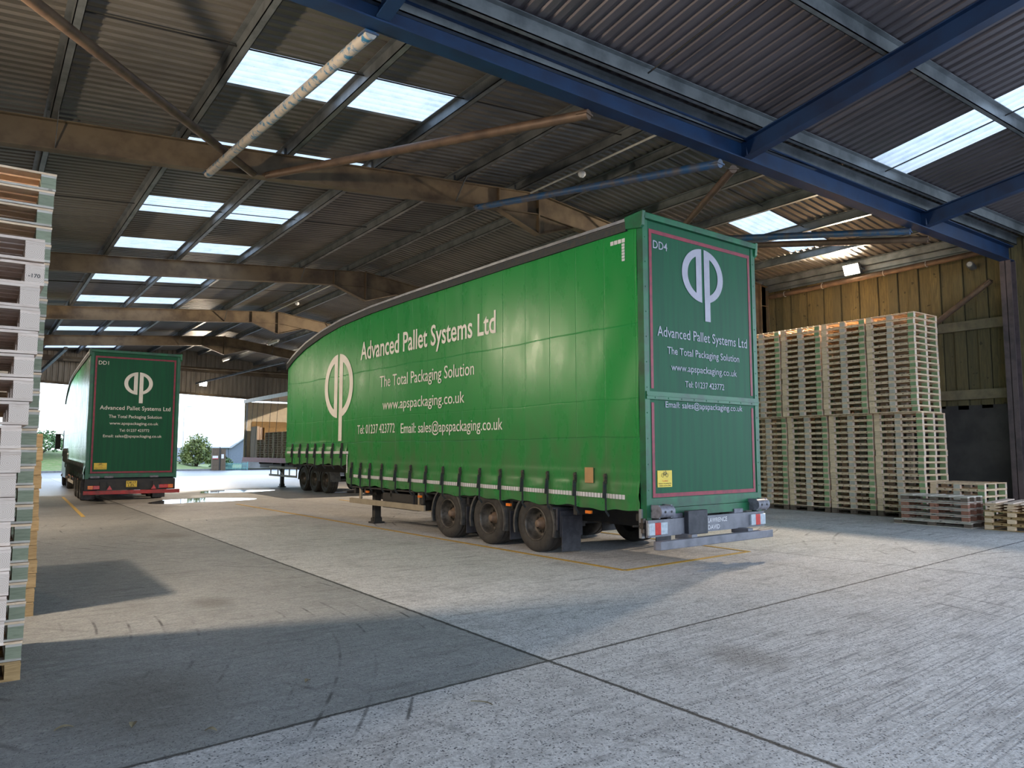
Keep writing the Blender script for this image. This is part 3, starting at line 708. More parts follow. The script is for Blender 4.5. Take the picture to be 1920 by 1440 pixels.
    # ---- buckles and straps
    for b in BUCK_LO + BUCK_HI:
        zb = cbot(b); k = MB(); j = random.uniform(-.012, .012)
        k.box(-.045, -.012, b-.017, b+.017, zb+.37, zb+.52, 0); k.box(-.055, -.030, b-.012, b+.012, zb+.40, zb+.50, 0)
        k.tube((-.04, b-.03, zb+.49), (-.04, b+.03, zb+.49), .012, 8, 0)
        o = obj('buckle', k, M['buckle'], cur)
        s = MB(); s.bar((-.030, b, zb+.38), (-.034, b + j, zb-.02), .034, .006, 0, (0,1,0)); s.bar((-.05, b+.004, zb+.40), (-.058, b+.025+j, zb+.16), .036, .016, 0, (0,1,0))
        s.bar((-.04, b + j, zb-.02), (.03, b+j, zb-.10), .034, .006, 0, (0,1,0))
        obj('strap', s, M['strap'], o)
    # ---- roof and cant rails
    r_ = MB()
    for (a, za), (b, zb) in zip(TOPP[1:-1], TOPP[2:]):
        n = 6
        for k in range(n):
            ya, yb = a + (b-a)*k/n, a + (b-a)*(k+1)/n
            r_.add([(.02,ya,top(ya)-.02),(TW-.02,ya,top(ya)-.02),(TW-.02,yb,top(yb)-.02),(.02,yb,top(yb)-.02)], [(0,1,2,3)])
    obj('roof', r_, M['white'], t)
    for x0 in (0, TW):
        ra = MB(); sgn = -1 if x0 == 0 else 1
        ys = [.28 + (13.1-.28) * k / 60 for k in range(61)]
        for a, b in zip(ys[:-1], ys[1:]):
            for (dx, dz, ww, hh, mi) in ((sgn*.012, -.028, .05, .045, 0), (sgn*.018, -.072, .03, .03, 1), (sgn*.014, -.14, .045, .10, 1)):
                ra.bar((x0+dx, a, top(a)+dz), (x0+dx, b+.002, top(b)+dz), ww, hh, mi)
        ra.bar((x0+sgn*.01, 13.08, top(13.05)-.2), (x0+sgn*.01, 13.1, top(13.05)), .06, .05, 1)
        o = obj('cant_rail', ra, [M['grey_alu'], M['strap']], t); o['label'] = 'grey rail with dark edging along the roof edge'
    e = MB()
    for x0, x1 in ((-.045, .02), (TW-.02, TW+.045)): e.prism_x([(-.06, 5.07), (.30, 5.04), (.28, 4.86), (.0, 4.82), (-.04, 4.86)], x0, x1)
    e.box(0, TW, -.06, .12, 4.96, 5.05); obj('rear_header', e, M['frame_green'], t, bevel=.01)
    # ---- front bulkhead
    f_ = MB(); f_.box(0, TW, 13.0, 13.06, 1.3, 4.02); obj('front_bulkhead', f_, M['frame_green'], t)
    # ---- rear end
    zb = .73 if not red_bar else .86
    d = MB(); d.box(.10, TW-.10, 0, .05, .98, 4.96); obj('rear_door', d, M['rear_green'], t)
    for x0 in (0, TW-.10):
        p = MB(); p.box(x0, x0+.10, -.012, .10, zb-.05, 4.97)
        for k in range(11): p.tube((x0+.05, -.012, 1.1 + k*.36), (x0+.05, -.018, 1.1 + k*.36), .010, 6)
        obj('rear_post', p, M['frame_green'], t)
    s = MB(); s.box(.10, TW-.10, -.012, .08, zb+.12, .985); s.box(.10, TW-.10, -.03, .08, zb-.01, zb+.115); obj('rear_sill', s, M['frame_green'], t)
    if not red_bar:
        s = MB(); s.box(.02, TW-.02, -.03, 0, 2.375, 2.485); s.box(.02, TW-.02, -.04, 0, 2.42, 2.435)
        for k in range(9): s.tube((.2 + k*.29, -.03, 2.40), (.2 + k*.29, -.036, 2.40), .012, 6)
        obj('hinge_band', s, M['frame_green'], t)
        s = MB(); s.box(-.02, .10, -.02, .0, .30, zb-.05); 
    rt = MB(); y0, y1 = -.016, -.004 if 0 else .0
    def strip_h(xa, xb, z, hh=.055): rt.box(xa, xb, -.006, 0, z, z+hh)
    def strip_v(x, za, zb_): rt.box(x, x+.055, -.006, 0, za, zb_)
    x0, x1 = .14, TW - .195
    if not red_bar:
        strip_h(x0, x1+.055, 4.785); strip_v(x0, 2.53, 4.785); strip_v(x1, 2.53, 4.785); strip_v(x0, 1.05, 2.33); strip_v(x1, 1.05, 2.33)
    else:
        strip_h(x0, x1+.055, 4.785); strip_v(x0, 1.05, 4.785); strip_v(x1, 1.05, 4.785)
    strip_h(x0, x1+.055, .995)
    obj('red_border', rt, M['red_tape'], t)
    f = lambda x, z, dd: (x, -.0045 - dd, z)
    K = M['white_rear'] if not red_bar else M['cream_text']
    rd = [('Advanced Pallet Systems Ltd', .29, 2.46, 3.295, .145), ('The Total Packaging Solution', .50, 2.24, 3.05, .105), ('www.apspackaging.co.uk', .58, 2.17, 2.815, .10),
          ('Tel: 01237 423772', .89, 1.83, 2.585, .09), ('Email: sales@apspackaging.co.uk', .44, 2.29, 2.27, .085), (code, .225, .54, 4.57, .115)]
    if red_bar: rd = [('Advanced Pallet Systems Ltd', .33, 2.46, 3.08, .13), ('The Total Packaging Solution', .60, 2.20, 2.81, .10), ('www.apspackaging.co.uk', .63, 2.10, 2.59, .09),
          ('Tel: 01237 423772', .93, 1.83, 2.36, .085), ('Email: sales@apspackaging.co.uk', .46, 2.22, 2.17, .085), (code, .235, .53, 4.56, .12)]
    for s_, a, b, z0, cap in rd: text_part('lettering', s_, a, b, z0, cap, f, K, t, .004)
    if not red_bar: logo_part(.865, 1.865, 4.735, 3.90, 3.62, f, K, t, .27)
    else: logo_part(1.01, 1.88, 4.36, 3.60, 3.32, f, K, t, .27)
    # warning sticker with a bicycle
    sx, sz0, sw, sh = (.24, 1.135, .31, .235) if not red_bar else (.24, 1.12, .37, .21)
    st = MB(); st.box(sx, sx+sw, -.008, 0, sz0, sz0+sh); so = obj('warning_sticker', st, M['yellow'], t)
    bi = MB(); cxb = sx + sw/2; czb = sz0 + sh*.72
    for dx in (-.045, .045):
        for k in range(16):
            a, b = k*math.pi/8, (k+1)*math.pi/8
            bi.bar((cxb+dx+.027*math.cos(a), -.0095, czb+.027*math.sin(a)), (cxb+dx+.027*math.cos(b), -.0095, czb+.027*math.sin(b)), .002, .005, 0, (1,0,0) if 0 else (0,0,1) if abs(math.cos((a+b)/2))<.7 else (1,0,0))
    for p, q in (((-.045,0),(-.018,.038)), ((-.018,.038),(.028,.038)), ((.028,.038),(.045,0)), ((-.018,.038),(0,-.002)), ((0,-.002),(-.045,0)), ((0,-.002),(.028,.038)), ((.028,.038),(.024,.058)), ((.024,.058),(.01,.058)), ((-.026,.045),(-.008,.045))):
        bi.bar((cxb+p[0], -.0095, czb+p[1]), (cxb+q[0], -.0095, czb+q[1]), .002, .006, 0, (0,1,0) if 0 else (0,0,1) if abs(p[0]-q[0])>abs(p[1]-q[1]) else (1,0,0))
    obj('bicycle_symbol', bi, M['black'], so)
    fs_ = lambda x, z, dd: (x, -.0085 - dd, z)
    text_part('lettering', 'Cyclists', cxb-.06, cxb+.06, sz0+sh*.33, .024, fs_, M['red_print'], so, .01, .001)
    text_part('lettering', 'Beware of passing this', sx+.02, sx+sw-.02, sz0+sh*.19, .017, fs_, M['black'], so, .005, .001)
    text_part('lettering', 'vehicle on the inside', sx+.03, sx+sw-.03, sz0+sh*.06, .017, fs_, M['black'], so, .005, .001)
    # ---- chassis
    ch = MB()
    for x in (.72, TW-.72-.09): ch.box(x, x+.09, .15, STEP-.1, .50, .80); ch.box(x-.03, x+.12, .15, STEP-.1, .78, .80); ch.box(x, x+.09, STEP-.2, 12.9, 1.08, 1.26)
    for y in (.2, 1.5, 3.1, 4.4, 5.9, 7.3, 8.5, 9.0): ch.box(.1, TW-.1, y, y+.08, .66, .80)
    ch.box(.06, TW-.06, .1, STEP, .795, .83); ch.box(.06, TW-.06, STEP-.05, 13.0, 1.27, 1.30); ch.box(.06, TW-.06, STEP-.06, STEP, .80, 1.3); ch.box(.5, TW-.5, STEP-.05, STEP+.3, .74, 1.27)
    ch.box(.1,.8, 6.2, 7.7, .42, .74); ch.box(TW-.9, TW-.2, 6.0, 8.0, .40, .74)
    obj('chassis', ch, M['chassis'], t)
    for y in (5.05, 3.75, 2.46):
        ax = MB(); ax.tube((.35, y, .46), (TW-.35, y, .46), .07, 12); ax.box(.68, .86, y-.35, y+.2, .40, .52); ax.box(TW-.86, TW-.68, y-.35, y+.2, .40, .52)
        ax.tube((.77, y-.30, .46), (.77, y-.30, .72), .13, 14); ax.tube((TW-.77, y-.30, .46), (TW-.77, y-.30, .72), .13, 14)
        obj('axle', ax, M['chassis'], t)
        wheel(t, .05, y, .457, .37, -1); wheel(t, TW-.05, y, .457, .37, 1)
        mudguard(t, .03, .43, y, .44, .53); mudguard(t, TW-.03, TW-.43, y, .44, .53)
    for y in (4.42, 3.12, 1.80):
        for x in (.06, TW-.46):
            w = MB(); w.box(x, x+.40, y, y+.015, .07 if y < 2 else .14, .62); 
            if y < 2: w.box(x-.02, x+.46, y+.02, y+.03, .30, .70)
            obj('mud_flap', w, M['flap'], t)
    # rear mudguard housing bracket behind the last wheel
    w = MB(); w.box(.02, .40, 1.86, 1.90, .40, .74); w.tube((-.01, 1.95, .74), (.38, 1.83, .74), .022, 8); obj('flap_bracket', w, M['flap'], t)
    # landing legs
    for x in (.30, TW-.45):
        w = MB(); w.box(x, x+.15, 8.42, 8.56, .10, .82); w.box(x+.02, x+.13, 8.44, 8.54, .03, .3); w.box(x-.06, x+.22, 8.36, 8.62, 0, .035); w.box(x-.02, x+.17, 8.40, 8.58, .035, .12)
        w.tube((x-.03, 8.49, .1), (x+.19, 8.49, .1), .045, 10); w.box(x-.02,x+.0, 8.36,8.62,.64,.84)
        obj('landing_leg', w, M['chassis'], t)
    w = MB(); w.box(.02, .06, 5.86, 9.16, .445, .56); w.box(.06, .10, 6.1, 6.16, .45, .82); w.box(.06, .10, 8.66, 8.74, .45, .82)
    o = obj('side_guard', w, M['guard_rail'], t); o['label'] = 'dusty beige side guard rail'
    w = MB(); w.box(.03, .07, 5.9, 6.05, .58, .82); w.box(.03,.07, 6.28,6.31,.5,.82); obj('guard_bracket', w, M['chassis'], t)
    for y in (8.25, 6.0, 3.1, 1.15):
        w = MB(); w.box(-.005, .03, y-.06, y+.06, .71, .755); obj('marker_light', w, M['amber'], t)
    # ---- rear underrun, lights, bumpers
    if not red_bar:
        w = MB(); w.prism_z([(-.16, -.30), (-.12, -.36), (TW-.24, -.36), (TW-.20, -.30), (TW-.20, -.26), (-.16, -.26)], .325, .44); o = obj('underrun_bar', w, M['underrun'], t, bevel=.008)
        w = MB(); w.box(-.1, TW-.1, -.12, -.08, .47, .70); w.box(.6, .72, -.3, 0, .40, .48); w.box(TW-.8, TW-.68, -.3, 0, .40, .48); obj('light_panel', w, M['underrun'], t)
        for x, in ((-.12,), (TW-.50,)):
            for a, b, m in ((0,.12,'clear_lens'), (.12,.24,'red_lens'), (.24,.38,'clear_lens')):
                w = MB(); w.box(x+a, x+b, -.16, -.12, .50, .665); obj('tail_light', w, M[m], t, bevel=.006)
        w = MB(); w.box(.66, 1.10, -.20, -.12, .46, .80); obj('plate_box', w, M['flap'], t, bevel=.01)
        ff = lambda x, z, dd: (x, -.1205 - dd, z)
        text_part('lettering', 'LAWRENCE', 1.20, 1.66, .600, .062, ff, M['white'], t, .01)
        text_part('lettering', 'DAVID', 1.20, 1.48, .500, .062, ff, M['white'], t, .01)
        for x in (.08, TW-.36):
            w = MB(); w.box(x, x+.28, -.16, -.01, .80, .83); w.box(x, x+.03, -.16, -.01, .72, .90); w.box(x+.25, x+.28, -.16, -.01, .72, .90); w.tube((x-.005, -.13, .81), (x+.285, -.13, .81), .085, 18)
            for k in (.07, .2): w.tube((x+k, -.21, .81), (x+k, -.222, .81), .016, 8, 1)
            obj('dock_roller', w, [M['roller'], M['black']], t)
        for x in (.50, 1.95): 
            w = MB(); w.box(x, x+.22, -.05, .05, .66, .76); obj('sill_lug', w, M['roller'], t)
        w = MB(); w.tube((-.22, .05, .62), (.1, .05, .60), .012, 8); w.tube((-.06,.0,.52),(-.06,.0,.72),.035,10); w.box(-.1,-.02,-.03,.04,.58,.66); obj('curtain_tensioner', w, M['buckle'], t)
        w = MB(); w.box(-.03, .03, .06, .11, .44, .84); obj('reflector_post', w, M['grey_alu'], t)
    else:
        w = MB(); w.box(-.05, TW+.06, -.36, -.26, .32, .44); obj('underrun_bar', w, M['red_paint'], t, bevel=.008)
        w = MB(); w.box(.0, TW-.05, -.1, -.06, .44, .80); w.box(.42,.60,-.2,-.05,.44,.72); w.box(TW-.75,TW-.57,-.2,-.05,.44,.72); obj('light_panel', w, M['chassis'], t)
        for x, r in ((.08, 1), (TW-.62, -1)):
            for a, b, m in ((0,.15,'amber'), (.15,.43,'red_lens'), (.43,.50,'clear_lens')):
                if r < 0: a, b = .5 - b, .5 - a
                w = MB(); w.box(x+a, x+b, -.16, -.1, .48, .60); obj('tail_light', w, M[m], t, bevel=.006)
        for x in (.62, TW-.80):
            w = MB(); w.prism_y([(x, .46), (x+.16, .46), (x+.08, .60)], -.215, -.2); obj('reflector_triangle', w, M['red_lens'], t)
        w = MB(); w.box(1.18, 1.50, -.22, -.2, .54, .74); po = obj('number_plate', w, M['yellow'], t)
        fp = lambda x, z, dd: (x, -.2205 - dd, z)
        text_part('lettering', 'DK17', 1.21, 1.47, .65, .07, fp, M['black'], po, .012); text_part('lettering', 'LZL', 1.24, 1.44, .56, .07, fp, M['black'], po, .012)
        for x in (.15, .55, 1.9):
            w = MB(); w.box(x, x+.26, -.08, -.01, .84, .90); obj('sill_lug', w, M['roller'], t)
        w = MB(); w.box(-.02, .30, .9, .93, .10, .95); obj('mud_flap', w, M['flap'], t)
    return t

tr4 = build_trailer('curtain_trailer', 'large green double deck curtain trailer marked DD4 in the middle of the shed', (7.60, 7.41, 0), R(2.6), 1.0, 'DD4', True, False)
tr1 = build_trailer('curtain_trailer', 'green curtain trailer marked DD1 seen from behind, half out of the far doorway', (2.83, 26.5, 0), -R(2.05), .954, 'DD1', False, True)

# tractor in front of DD1 (mostly hidden)
t = thing('lorry_cab', 'dark lorry cab with black door mirrors, coupled to the DD1 trailer', 'lorry', (3.35, 38.3, 0), -R(2.05))
cabm = simple('dark_cab_paint', (.05,.08,.075), (.03,.05,.05), .3)
w = MB(); w.prism_x([(1.6,.55),(4.0,.55),(4.05,1.6),(3.9,2.6),(3.3,3.35),(1.7,3.45)], .02, 2.42); obj('cab', w, cabm, t, bevel=.08)
w = MB(); w.box(.0, .02, 2.4, 3.6, 1.75, 2.6); obj('side_window', w, M['black'], t)
w = MB(); w.box(.2, .45, -1.5, 2.0, .6, .85); w.box(1.95, 2.2, -1.5, 2.0, .6, .85); obj('chassis', w, M['chassis'], t)
for x, s_ in ((.02, -1), (2.42, 1)):
    w = MB(); xx = x + s_ * .22; w.bar((x, 3.6, 2.45), (xx, 3.7, 2.42), .04, .04); w.box(xx-.11, xx+.11, 3.66, 3.80, 1.72, 2.46); obj('door_mirror', w, M['black'], t, bevel=.03)
for y in (-.4, 3.2):
    wheel(t, .04, y, .5, .33, -1, .06); wheel(t, 2.40, y, .5, .33, 1, .06)
w = MB(); w.box(.0, .05, .4, 2.6, .45, .9); w.box(0,.05,-1.1,.2,.95,1.05); obj('side_skirt', w, cabm, t)

# ------------------------------------------------------------------ third trailer with the curtain pulled back
t = thing('flatbed_trailer', 'open-sided curtain trailer with red bed and cream headboard, parked beyond DD4', 'trailer', (11.15, 25.6, 0), R(0.0))
W3, L3 = 2.5, 13.4
w = MB(); w.box(0, W3, 0, L3, 1.20, 1.30); obj('bed', w, simple('brown_ply_floor', (.16,.08,.06), (.1,.05,.04), .6), t)
w = MB(); w.box(-.03, .0, 0, L3, 1.10, 1.32); w.box(W3, W3+.03, 0, L3, 1.10, 1.32); w.box(0, W3, L3, L3+.03, 1.10, 1.32); obj('side_raves', w, simple('dull_red_rave', (.48,.06,.10), (.38,.05,.09), .5), t)
w = MB(); n_ = 14
w.box(.0, W3, L3-.08, L3-.02, 1.32, 4.12); hb = obj('headboard', w, simple('cream_panel', (.82,.72,.56), (.74,.64,.49), .6), t)
w = MB(); pts = []
for cx_, cz_, a0 in ((.42, 3.05, 90), (.42, 2.80, 180), (2.10, 2.80, 270), (2.10, 3.05, 0)):
    for k in range(5): a = R(a0 + k*22.5); pts.append((cx_ + .09*math.cos(a), cz_ + .09*math.sin(a)))
w.prism_y(pts, L3-.095, L3-.08); obj('recess_panel', w, M['orange_wood'], hb)
w = MB(); w.box(.06, .14, L3-.12, L3-.02, 1.32, 4.1); w.box(W3-.14, W3-.06, L3-.12, L3-.02, 1.32, 4.1); obj('front_posts', w, M['grey_alu'], t)
w = MB(); w.box(-.02, W3+.02, 0, L3, 4.20, 4.24); w.box(-.04, .02, 0, L3, 4.06, 4.24); w.box(W3-.02, W3+.04, 0, L3, 4.06, 4.24)
obj('roof', w, simple('grey_white_roof', (.55,.55,.57), (.45,.45,.47), .4), t)
for i, y in enumerate((12.9, 12.0, 11.2, 10.3, 9.2, 8.2)):
    w = MB(); w.bar((.02, y, 4.1), (.06, y+.55, 1.34), .035, .008, 0, (1,0,0)); obj('roof_strap', w, M['strap'], t)
w = MB()
for x in (.75, W3-.85): w.box(x, x+.1, .3, L3-.4, .80, 1.18)
for y in (1, 3, 5, 7, 9, 11): w.box(.1, W3-.1, y, y+.08, 1.02, 1.2)
obj('chassis', w, M['chassis'], t)
for y in (4.85, 3.65, 2.45):
    wheel(t, .04, y, .5, .36, -1); wheel(t, W3-.04, y, .5, .36, 1)
    mudguard(t, .03, .42, y, .50, .58, -5, 185); mudguard(t, W3-.03, W3-.42, y, .50, .58, -5, 185)
    ax = MB(); ax.tube((.35, y, .5), (W3-.35, y, .5), .07, 10); obj('axle', ax, M['chassis'], t)
for x in (.30, W3-.45):
    w = MB(); w.box(x, x+.15, 8.4, 8.55, .08, 1.1); w.box(x-.06, x+.21, 8.32, 8.63, 0, .04); w.box(x-.02, x+.17, 8.38, 8.57, .04, .14); obj('landing_leg', w, M['chassis'], t)
w = MB()
for z in (.50, .86): w.box(.0, .04, 5.6, 9.2, z, z+.09)
for y in (5.7, 6.6, 7.4, 8.1, 9.1): w.box(.04, .08, y, y+.05, .5, .95)
w.bar((.06, 7.4, .55), (.06, 8.1, .9), .04, .04)
obj('side_guard', w, M['guard_rail'], t)

# ------------------------------------------------------------------ pallets
ORD = ['zero','first','second','third','fourth','fifth','sixth','seventh','eighth','ninth','tenth','eleventh','twelfth','thirteenth','fourteenth','fifteenth','sixteenth','seventeenth','eighteenth','nineteenth','twentieth',
       'twenty-first','twenty-second','twenty-third','twenty-fourth','twenty-fifth','twenty-sixth','twenty-seventh','twenty-eighth','twenty-ninth','thirtieth']
class _P: pass
def pallet_proto(kind, LX=1.2, LY=1.2, h=.152, near='green_wood', mid='grey_wood', far='pine', endm='pine_white', board='pine', deck='pine', nb=7):
    """origin: nearest right corner at (0,0,0) going +x, +y. deck boards run along x, stringers along y"""
    k = h / .152; b0, bh, st, dk = .018*k, .094*k, .020*k, .018*k
    P = _P(); P.parts = []; P.h = h
    D = MB(); bw = LY / nb * .80; gap = (LY - bw) / (nb - 1)
    for i in range(nb): D.box(0 + random.uniform(-.004,.004), LX + random.uniform(-.004,.004), i*gap, i*gap + bw, b0+bh+st, b0+bh+st+dk)
    P.parts.append(('deck', D.mesh('deck', [M[deck]])))
    for x in (0, LX/2-.05, LX-.10):
        S = MB(); S.box(x, x+.10, 0, LY, b0+bh, b0+bh+st-.0008); P.parts.append(('stringer', S.mesh('stringer', [M[board]])))
    S = MB()
    for x in (0, LX/2-.05, LX-.10): S.box(x, x+.10, 0, LY, 0, b0)
    for y in (0, LY-.10): S.box(.10, LX-.10, y, y+.10, 0, b0*.98)
    P.parts.append(('base_boards', S.mesh('base_boards', [M[board]])))
    for x in (0, LX/2-.05, LX-.10):
        for y, m in ((0, near), (LY/2-.07, mid), (LY-.145, far)):
            B_ = MB(); B_.box(x+.001, x+.099, y+.001, y+.144, b0, b0+bh)
            for f in range(6): B_.m[f] = 0
            B_.m[2] = 1                                  # face towards -y: end grain
            P.parts.append(('block', B_.mesh('block', [M[m], M[endm]])))
    return P
def place_pallet(P, loc, rz, label, group, name='wooden_pallet'):
    r = bpy.data.objects.new(name, None); COL.objects.link(r); r.empty_display_size = .1
    r.location = loc; r.rotation_euler = (0, 0, rz); tag(r, label, 'pallet', group)
    for nm, me in P.parts:
        c = bpy.data.objects.new(nm, me); COL.objects.link(c); c.parent = r
    return r
PG = pallet_proto('green'); 
PD = pallet_proto('dark', near='brown_wood', mid='brown_wood', far='brown_wood', endm='brown_wood', board='brown_wood', deck='brown_wood', h=.14)
X0, PITCH = 18.68, .1535
cols = [(8.95, 'furthest right'), (10.205, 'second from right'), (11.46, 'third from right'), (12.72, 'fourth from right')]
for ci, (y0, nm) in enumerate(cols):
    for tier, n in ((0, 16), (1, 16)):
        for k in range(n):
            z = .14 + (k + tier * 16) * PITCH
            x = X0 + (-.20 if tier else 0) + random.uniform(-.012, .012); y = y0 + random.uniform(-.012, .012)
            place_pallet(PG, (x, y, z), R(random.uniform(-.35, .35)), '%s pallet up in the %s tier of the wall stack %s' % (ORD[k+1], 'upper' if tier else 'lower', nm), 'pallets in the tall stack %s' % nm)
    place_pallet(PD, (X0 + .0, y0, 0), 0, 'dark pallet on the floor under the tall wall stack %s' % nm, 'dark pallets under the tall stacks')
# the low stack in front of the tall ones
for k in range(5):
    place_pallet(PG, (18.80 + random.uniform(-.01,.01), 7.70, .14 + k * .1525), 0, '%s green-blocked pallet up in the low stack at the foot of the tall stacks' % ORD[k+1], 'pallets in the low green-blocked stack')
place_pallet(PD, (18.80, 7.70, 0), 0, 'dark bottom pallet of the low stack at the foot of the tall stacks', 'pallets in the low green-blocked stack')
# brown and red stack on a wide dark pallet
PW = pallet_proto('wide', 1.0, 1.62, .12, 'brown_wood', 'brown_wood', 'brown_wood', 'brown_wood', 'grey_wood', 'grey_wood', 5)
place_pallet(PW, (17.25, 7.36, 0), R(2), 'wide dark weathered pallet on the floor under the red-blocked pallets', None)
PR = pallet_proto('red', .75, 1.42, .136, 'red_block', 'red_block', 'red_block', 'red_block', 'grey_wood', 'red_board', 4)
PK = pallet_proto('black', .75, 1.42, .136, 'brown_wood', 'brown_wood', 'brown_wood', 'brown_wood', 'grey_wood', 'grey_wood', 4)
for k in range(4):
    place_pallet(PR if k < 3 else PK, (17.33, 7.44, .121 + k * .137), R(1), ['lowest', 'second', 'third', 'top dark-blocked'][k] + ' pallet of the short red-blocked stack at the right', 'pallets in the short red-blocked stack')
# orange pallets at the right edge with loose boards
PO = pallet_proto('orange', 1.9, 1.0, .135, 'pine', 'pine', 'pine', 'pine', 'orange_wood', 'orange_wood', 6)
for k in range(3):
    place_pallet(PO, (17.36 + .02*k, 6.15 - .0, k * .136), R(0), ['bottom', 'middle', 'top'][k] + ' light pallet under the loose boards at the right edge', 'light pallets under the loose boards')
for k in range(18):
    w = MB(); L_ = random.uniform(1.5, 1.9); 
    lay, c_ = divmod(k, 3)
    w.box(0, L_, 0, .17, 0, .024)
    o = obj('loose_board', w, M['pine'] if k < 15 else M['pine_white'], None, (17.36 + random.uniform(-.03,.06), 6.2 + c_ * .33 + (.07 if lay % 2 else 0), .409 + lay * .0285), (0, 0, R(random.uniform(-1.2, 1.2) if lay < 5 else 9)))
    tag(o, 'loose sawn board, %s layer of the right edge pile, %s' % (['bottom','second','third','fourth','fifth','crooked top'][lay], ['near side', 'middle', 'far side'][c_]), 'board', 'loose boards on the right edge pallets')

# left stacks
PL1 = pallet_proto('l1', 1.2, 1.0, .1365, 'pine_white', 'grey_wood', 'pine', 'endgrain', 'pine_white', 'pine_white')
PL2 = pallet_proto('l2', 1.2, 1.2, .137, 'greygreen', 'grey_wood', 'pine', 'greygreen', 'grey_wood', 'pine')
PL3 = pallet_proto('l3', 1.2, 1.0, .138, 'orange_wood', 'orange_wood', 'pine', 'orange_wood', 'orange_wood', 'orange_wood')
for k in range(21):
    x1 = .17 + .0045 * k + random.uniform(-.008, .008) + (.03 if k > 12 else 0)
    pp_ = place_pallet(PL1, (x1 - 1.2, 5.2 + random.uniform(-.01,.01), k * .1385), R(random.uniform(-.4,.4)), '%s pallet up in the whitish stack at the left edge, nearest the camera' % (ORD[k+1]) , 'whitish pallets at the left edge')
    if k == 19: text_part('lettering', '-170', 1.118, 1.178, .045, .022, lambda x, z, d: (x, -.0005 - d, z), M['black'], pp_, .01, .001)
for k in range(27):
    x1 = .36 + .0018 * k + random.uniform(-.006, .006)
    place_pallet(PL2 if k else PL3, (x1 - 1.2, 6.6 + random.uniform(-.008,.008), k * .1398), R(random.uniform(-.3,.3)), '%s pallet up in the tallest left stack with grey-green blocks' % (ORD[k+1] if k else 'orange bottom') , 'grey-green blocked pallets on the left')
for j, (yy, lab) in enumerate(((9.03, 'low orange-brown stack beyond the tall left stacks'), (10.1, 'orange-brown stack hidden behind the low orange one'))):
    for k in range(13):
        if j and k < 12 and 0: continue
        place_pallet(PL3, (.575 - 1.2 + random.uniform(-.008,.008), yy, k * .1405), 0, '%s pallet up in the %s' % (ORD[k+1], lab), 'orange-brown pallets on the left %d' % (j+1) if 0 else 'orange-brown pallets, %s row' % ['near', 'far'][j])
index_children()

# pallets on the open trailer: too small in the photo for parts, one mesh each
def small_pallet_mesh():
    w = MB(); 
    for y in (0, .55, 1.10): w.box(0, 1.0, y, y+.10, .018, .115)
    w.box(0, 1.0, 0, 1.2, .115, .14); 
    for y in (0, .55, 1.1): w.box(0, 1.0, y, y+.1, 0, .018)
    return w.mesh('wooden_pallet', [M['endgrain']])
SP = small_pallet_mesh()
for c_, (y, n) in enumerate(((35.95, 8), (34.70, 11), (33.45, 11), (32.2, 11), (30.95, 9))):
    for k in range(n):
        o = bpy.data.objects.new('wooden_pallet', SP); COL.objects.link(o); o.location = (11.25 + random.uniform(-.01,.02), y, 1.302 + k * .1365 * (.72 if 0 else .80)); o.scale = (1, 1, .78)
        tag(o, '%s pallet up in the %s stack from the headboard on the open trailer' % (ORD[k+1], ['first','second','third','fourth','fifth'][c_]), 'pallet', 'pallets loaded on the open trailer')
w = MB()
w.box(0, .12, 0, 1.0, 0, 1.55); w.box(.14, .26, 0, 1.0, 0, 1.5)
o = obj('pallet_on_edge', w, M['pine_white'], None, (11.35, 37.45, 1.302)); tag(o, 'whitish pallet standing on edge by the trailer headboard', 'pallet')
w = MB(); w.box(0, 1.1, 0, 1.0, 0, 1.5); o = obj('timber_crate', w, M['orange_wood'], None, (11.7, 37.4, 1.302)); tag(o, 'tan timber crate at the headboard of the open trailer', 'crate')

# ------------------------------------------------------------------ painted lines and puddles
def ribbon(pts, wd, z=.004, closed=False):
    mb = MB()
    for p, q in zip(pts[:-1], pts[1:]): mb.bar((p[0], p[1], z), (q[0], q[1], z), wd, .004)
    return mb
o = obj('parking_line', ribbon([(6.72, 24.0), (7.03, 16.5), (7.40, 7.63), (10.42, 7.86), (10.45, 10.0), (10.1, 24)], .09), M['yellow_line']); tag(o, 'worn yellow bay line painted around the DD4 trailer', 'floor marking')
o = obj('parking_line', ribbon([(2.32, 21.6), (2.68, 31.2)], .09), M['yellow_line']); tag(o, 'worn yellow line leading along the left side of DD1', 'floor marking')
WT = N('puddle_water'); WT.col((.05,.05,.05)); WT.set(.03, 0, .6); 
def puddle(cx, cy, rx, ry, rot, seed, label):
    rd = random.Random(seed); n = 40; ph = [rd.uniform(0, 6.28) for _ in range(4)]
    pts = []
    for k in range(n):
        a = 2*math.pi*k/n; r = 1 + .22*math.sin(2*a+ph[0]) + .14*math.sin(3*a+ph[1]) + .09*math.sin(5*a+ph[2])
        x, y = rx*r*math.cos(a), ry*r*math.sin(a); pts.append((x*math.cos(rot)-y*math.sin(rot), x*math.sin(rot)+y*math.cos(rot)))
    w = MB(); w.prism_z(pts, .001, .004); o = obj('puddle', w, WT.mat, None, (cx, cy, 0)); tag(o, label, 'puddle')
puddle(6.25, 26.5, 1.35, 1.35, .1, 3, 'bright rainwater puddle on the floor beside the rear of DD1')
puddle(8.7, 31.6, 1.5, 1.0, .6, 5, 'rainwater puddle between DD1 and the open trailer')
puddle(12.3, 28.2, .8, .5, .2, 9, 'small puddle by the wheels of the open trailer')

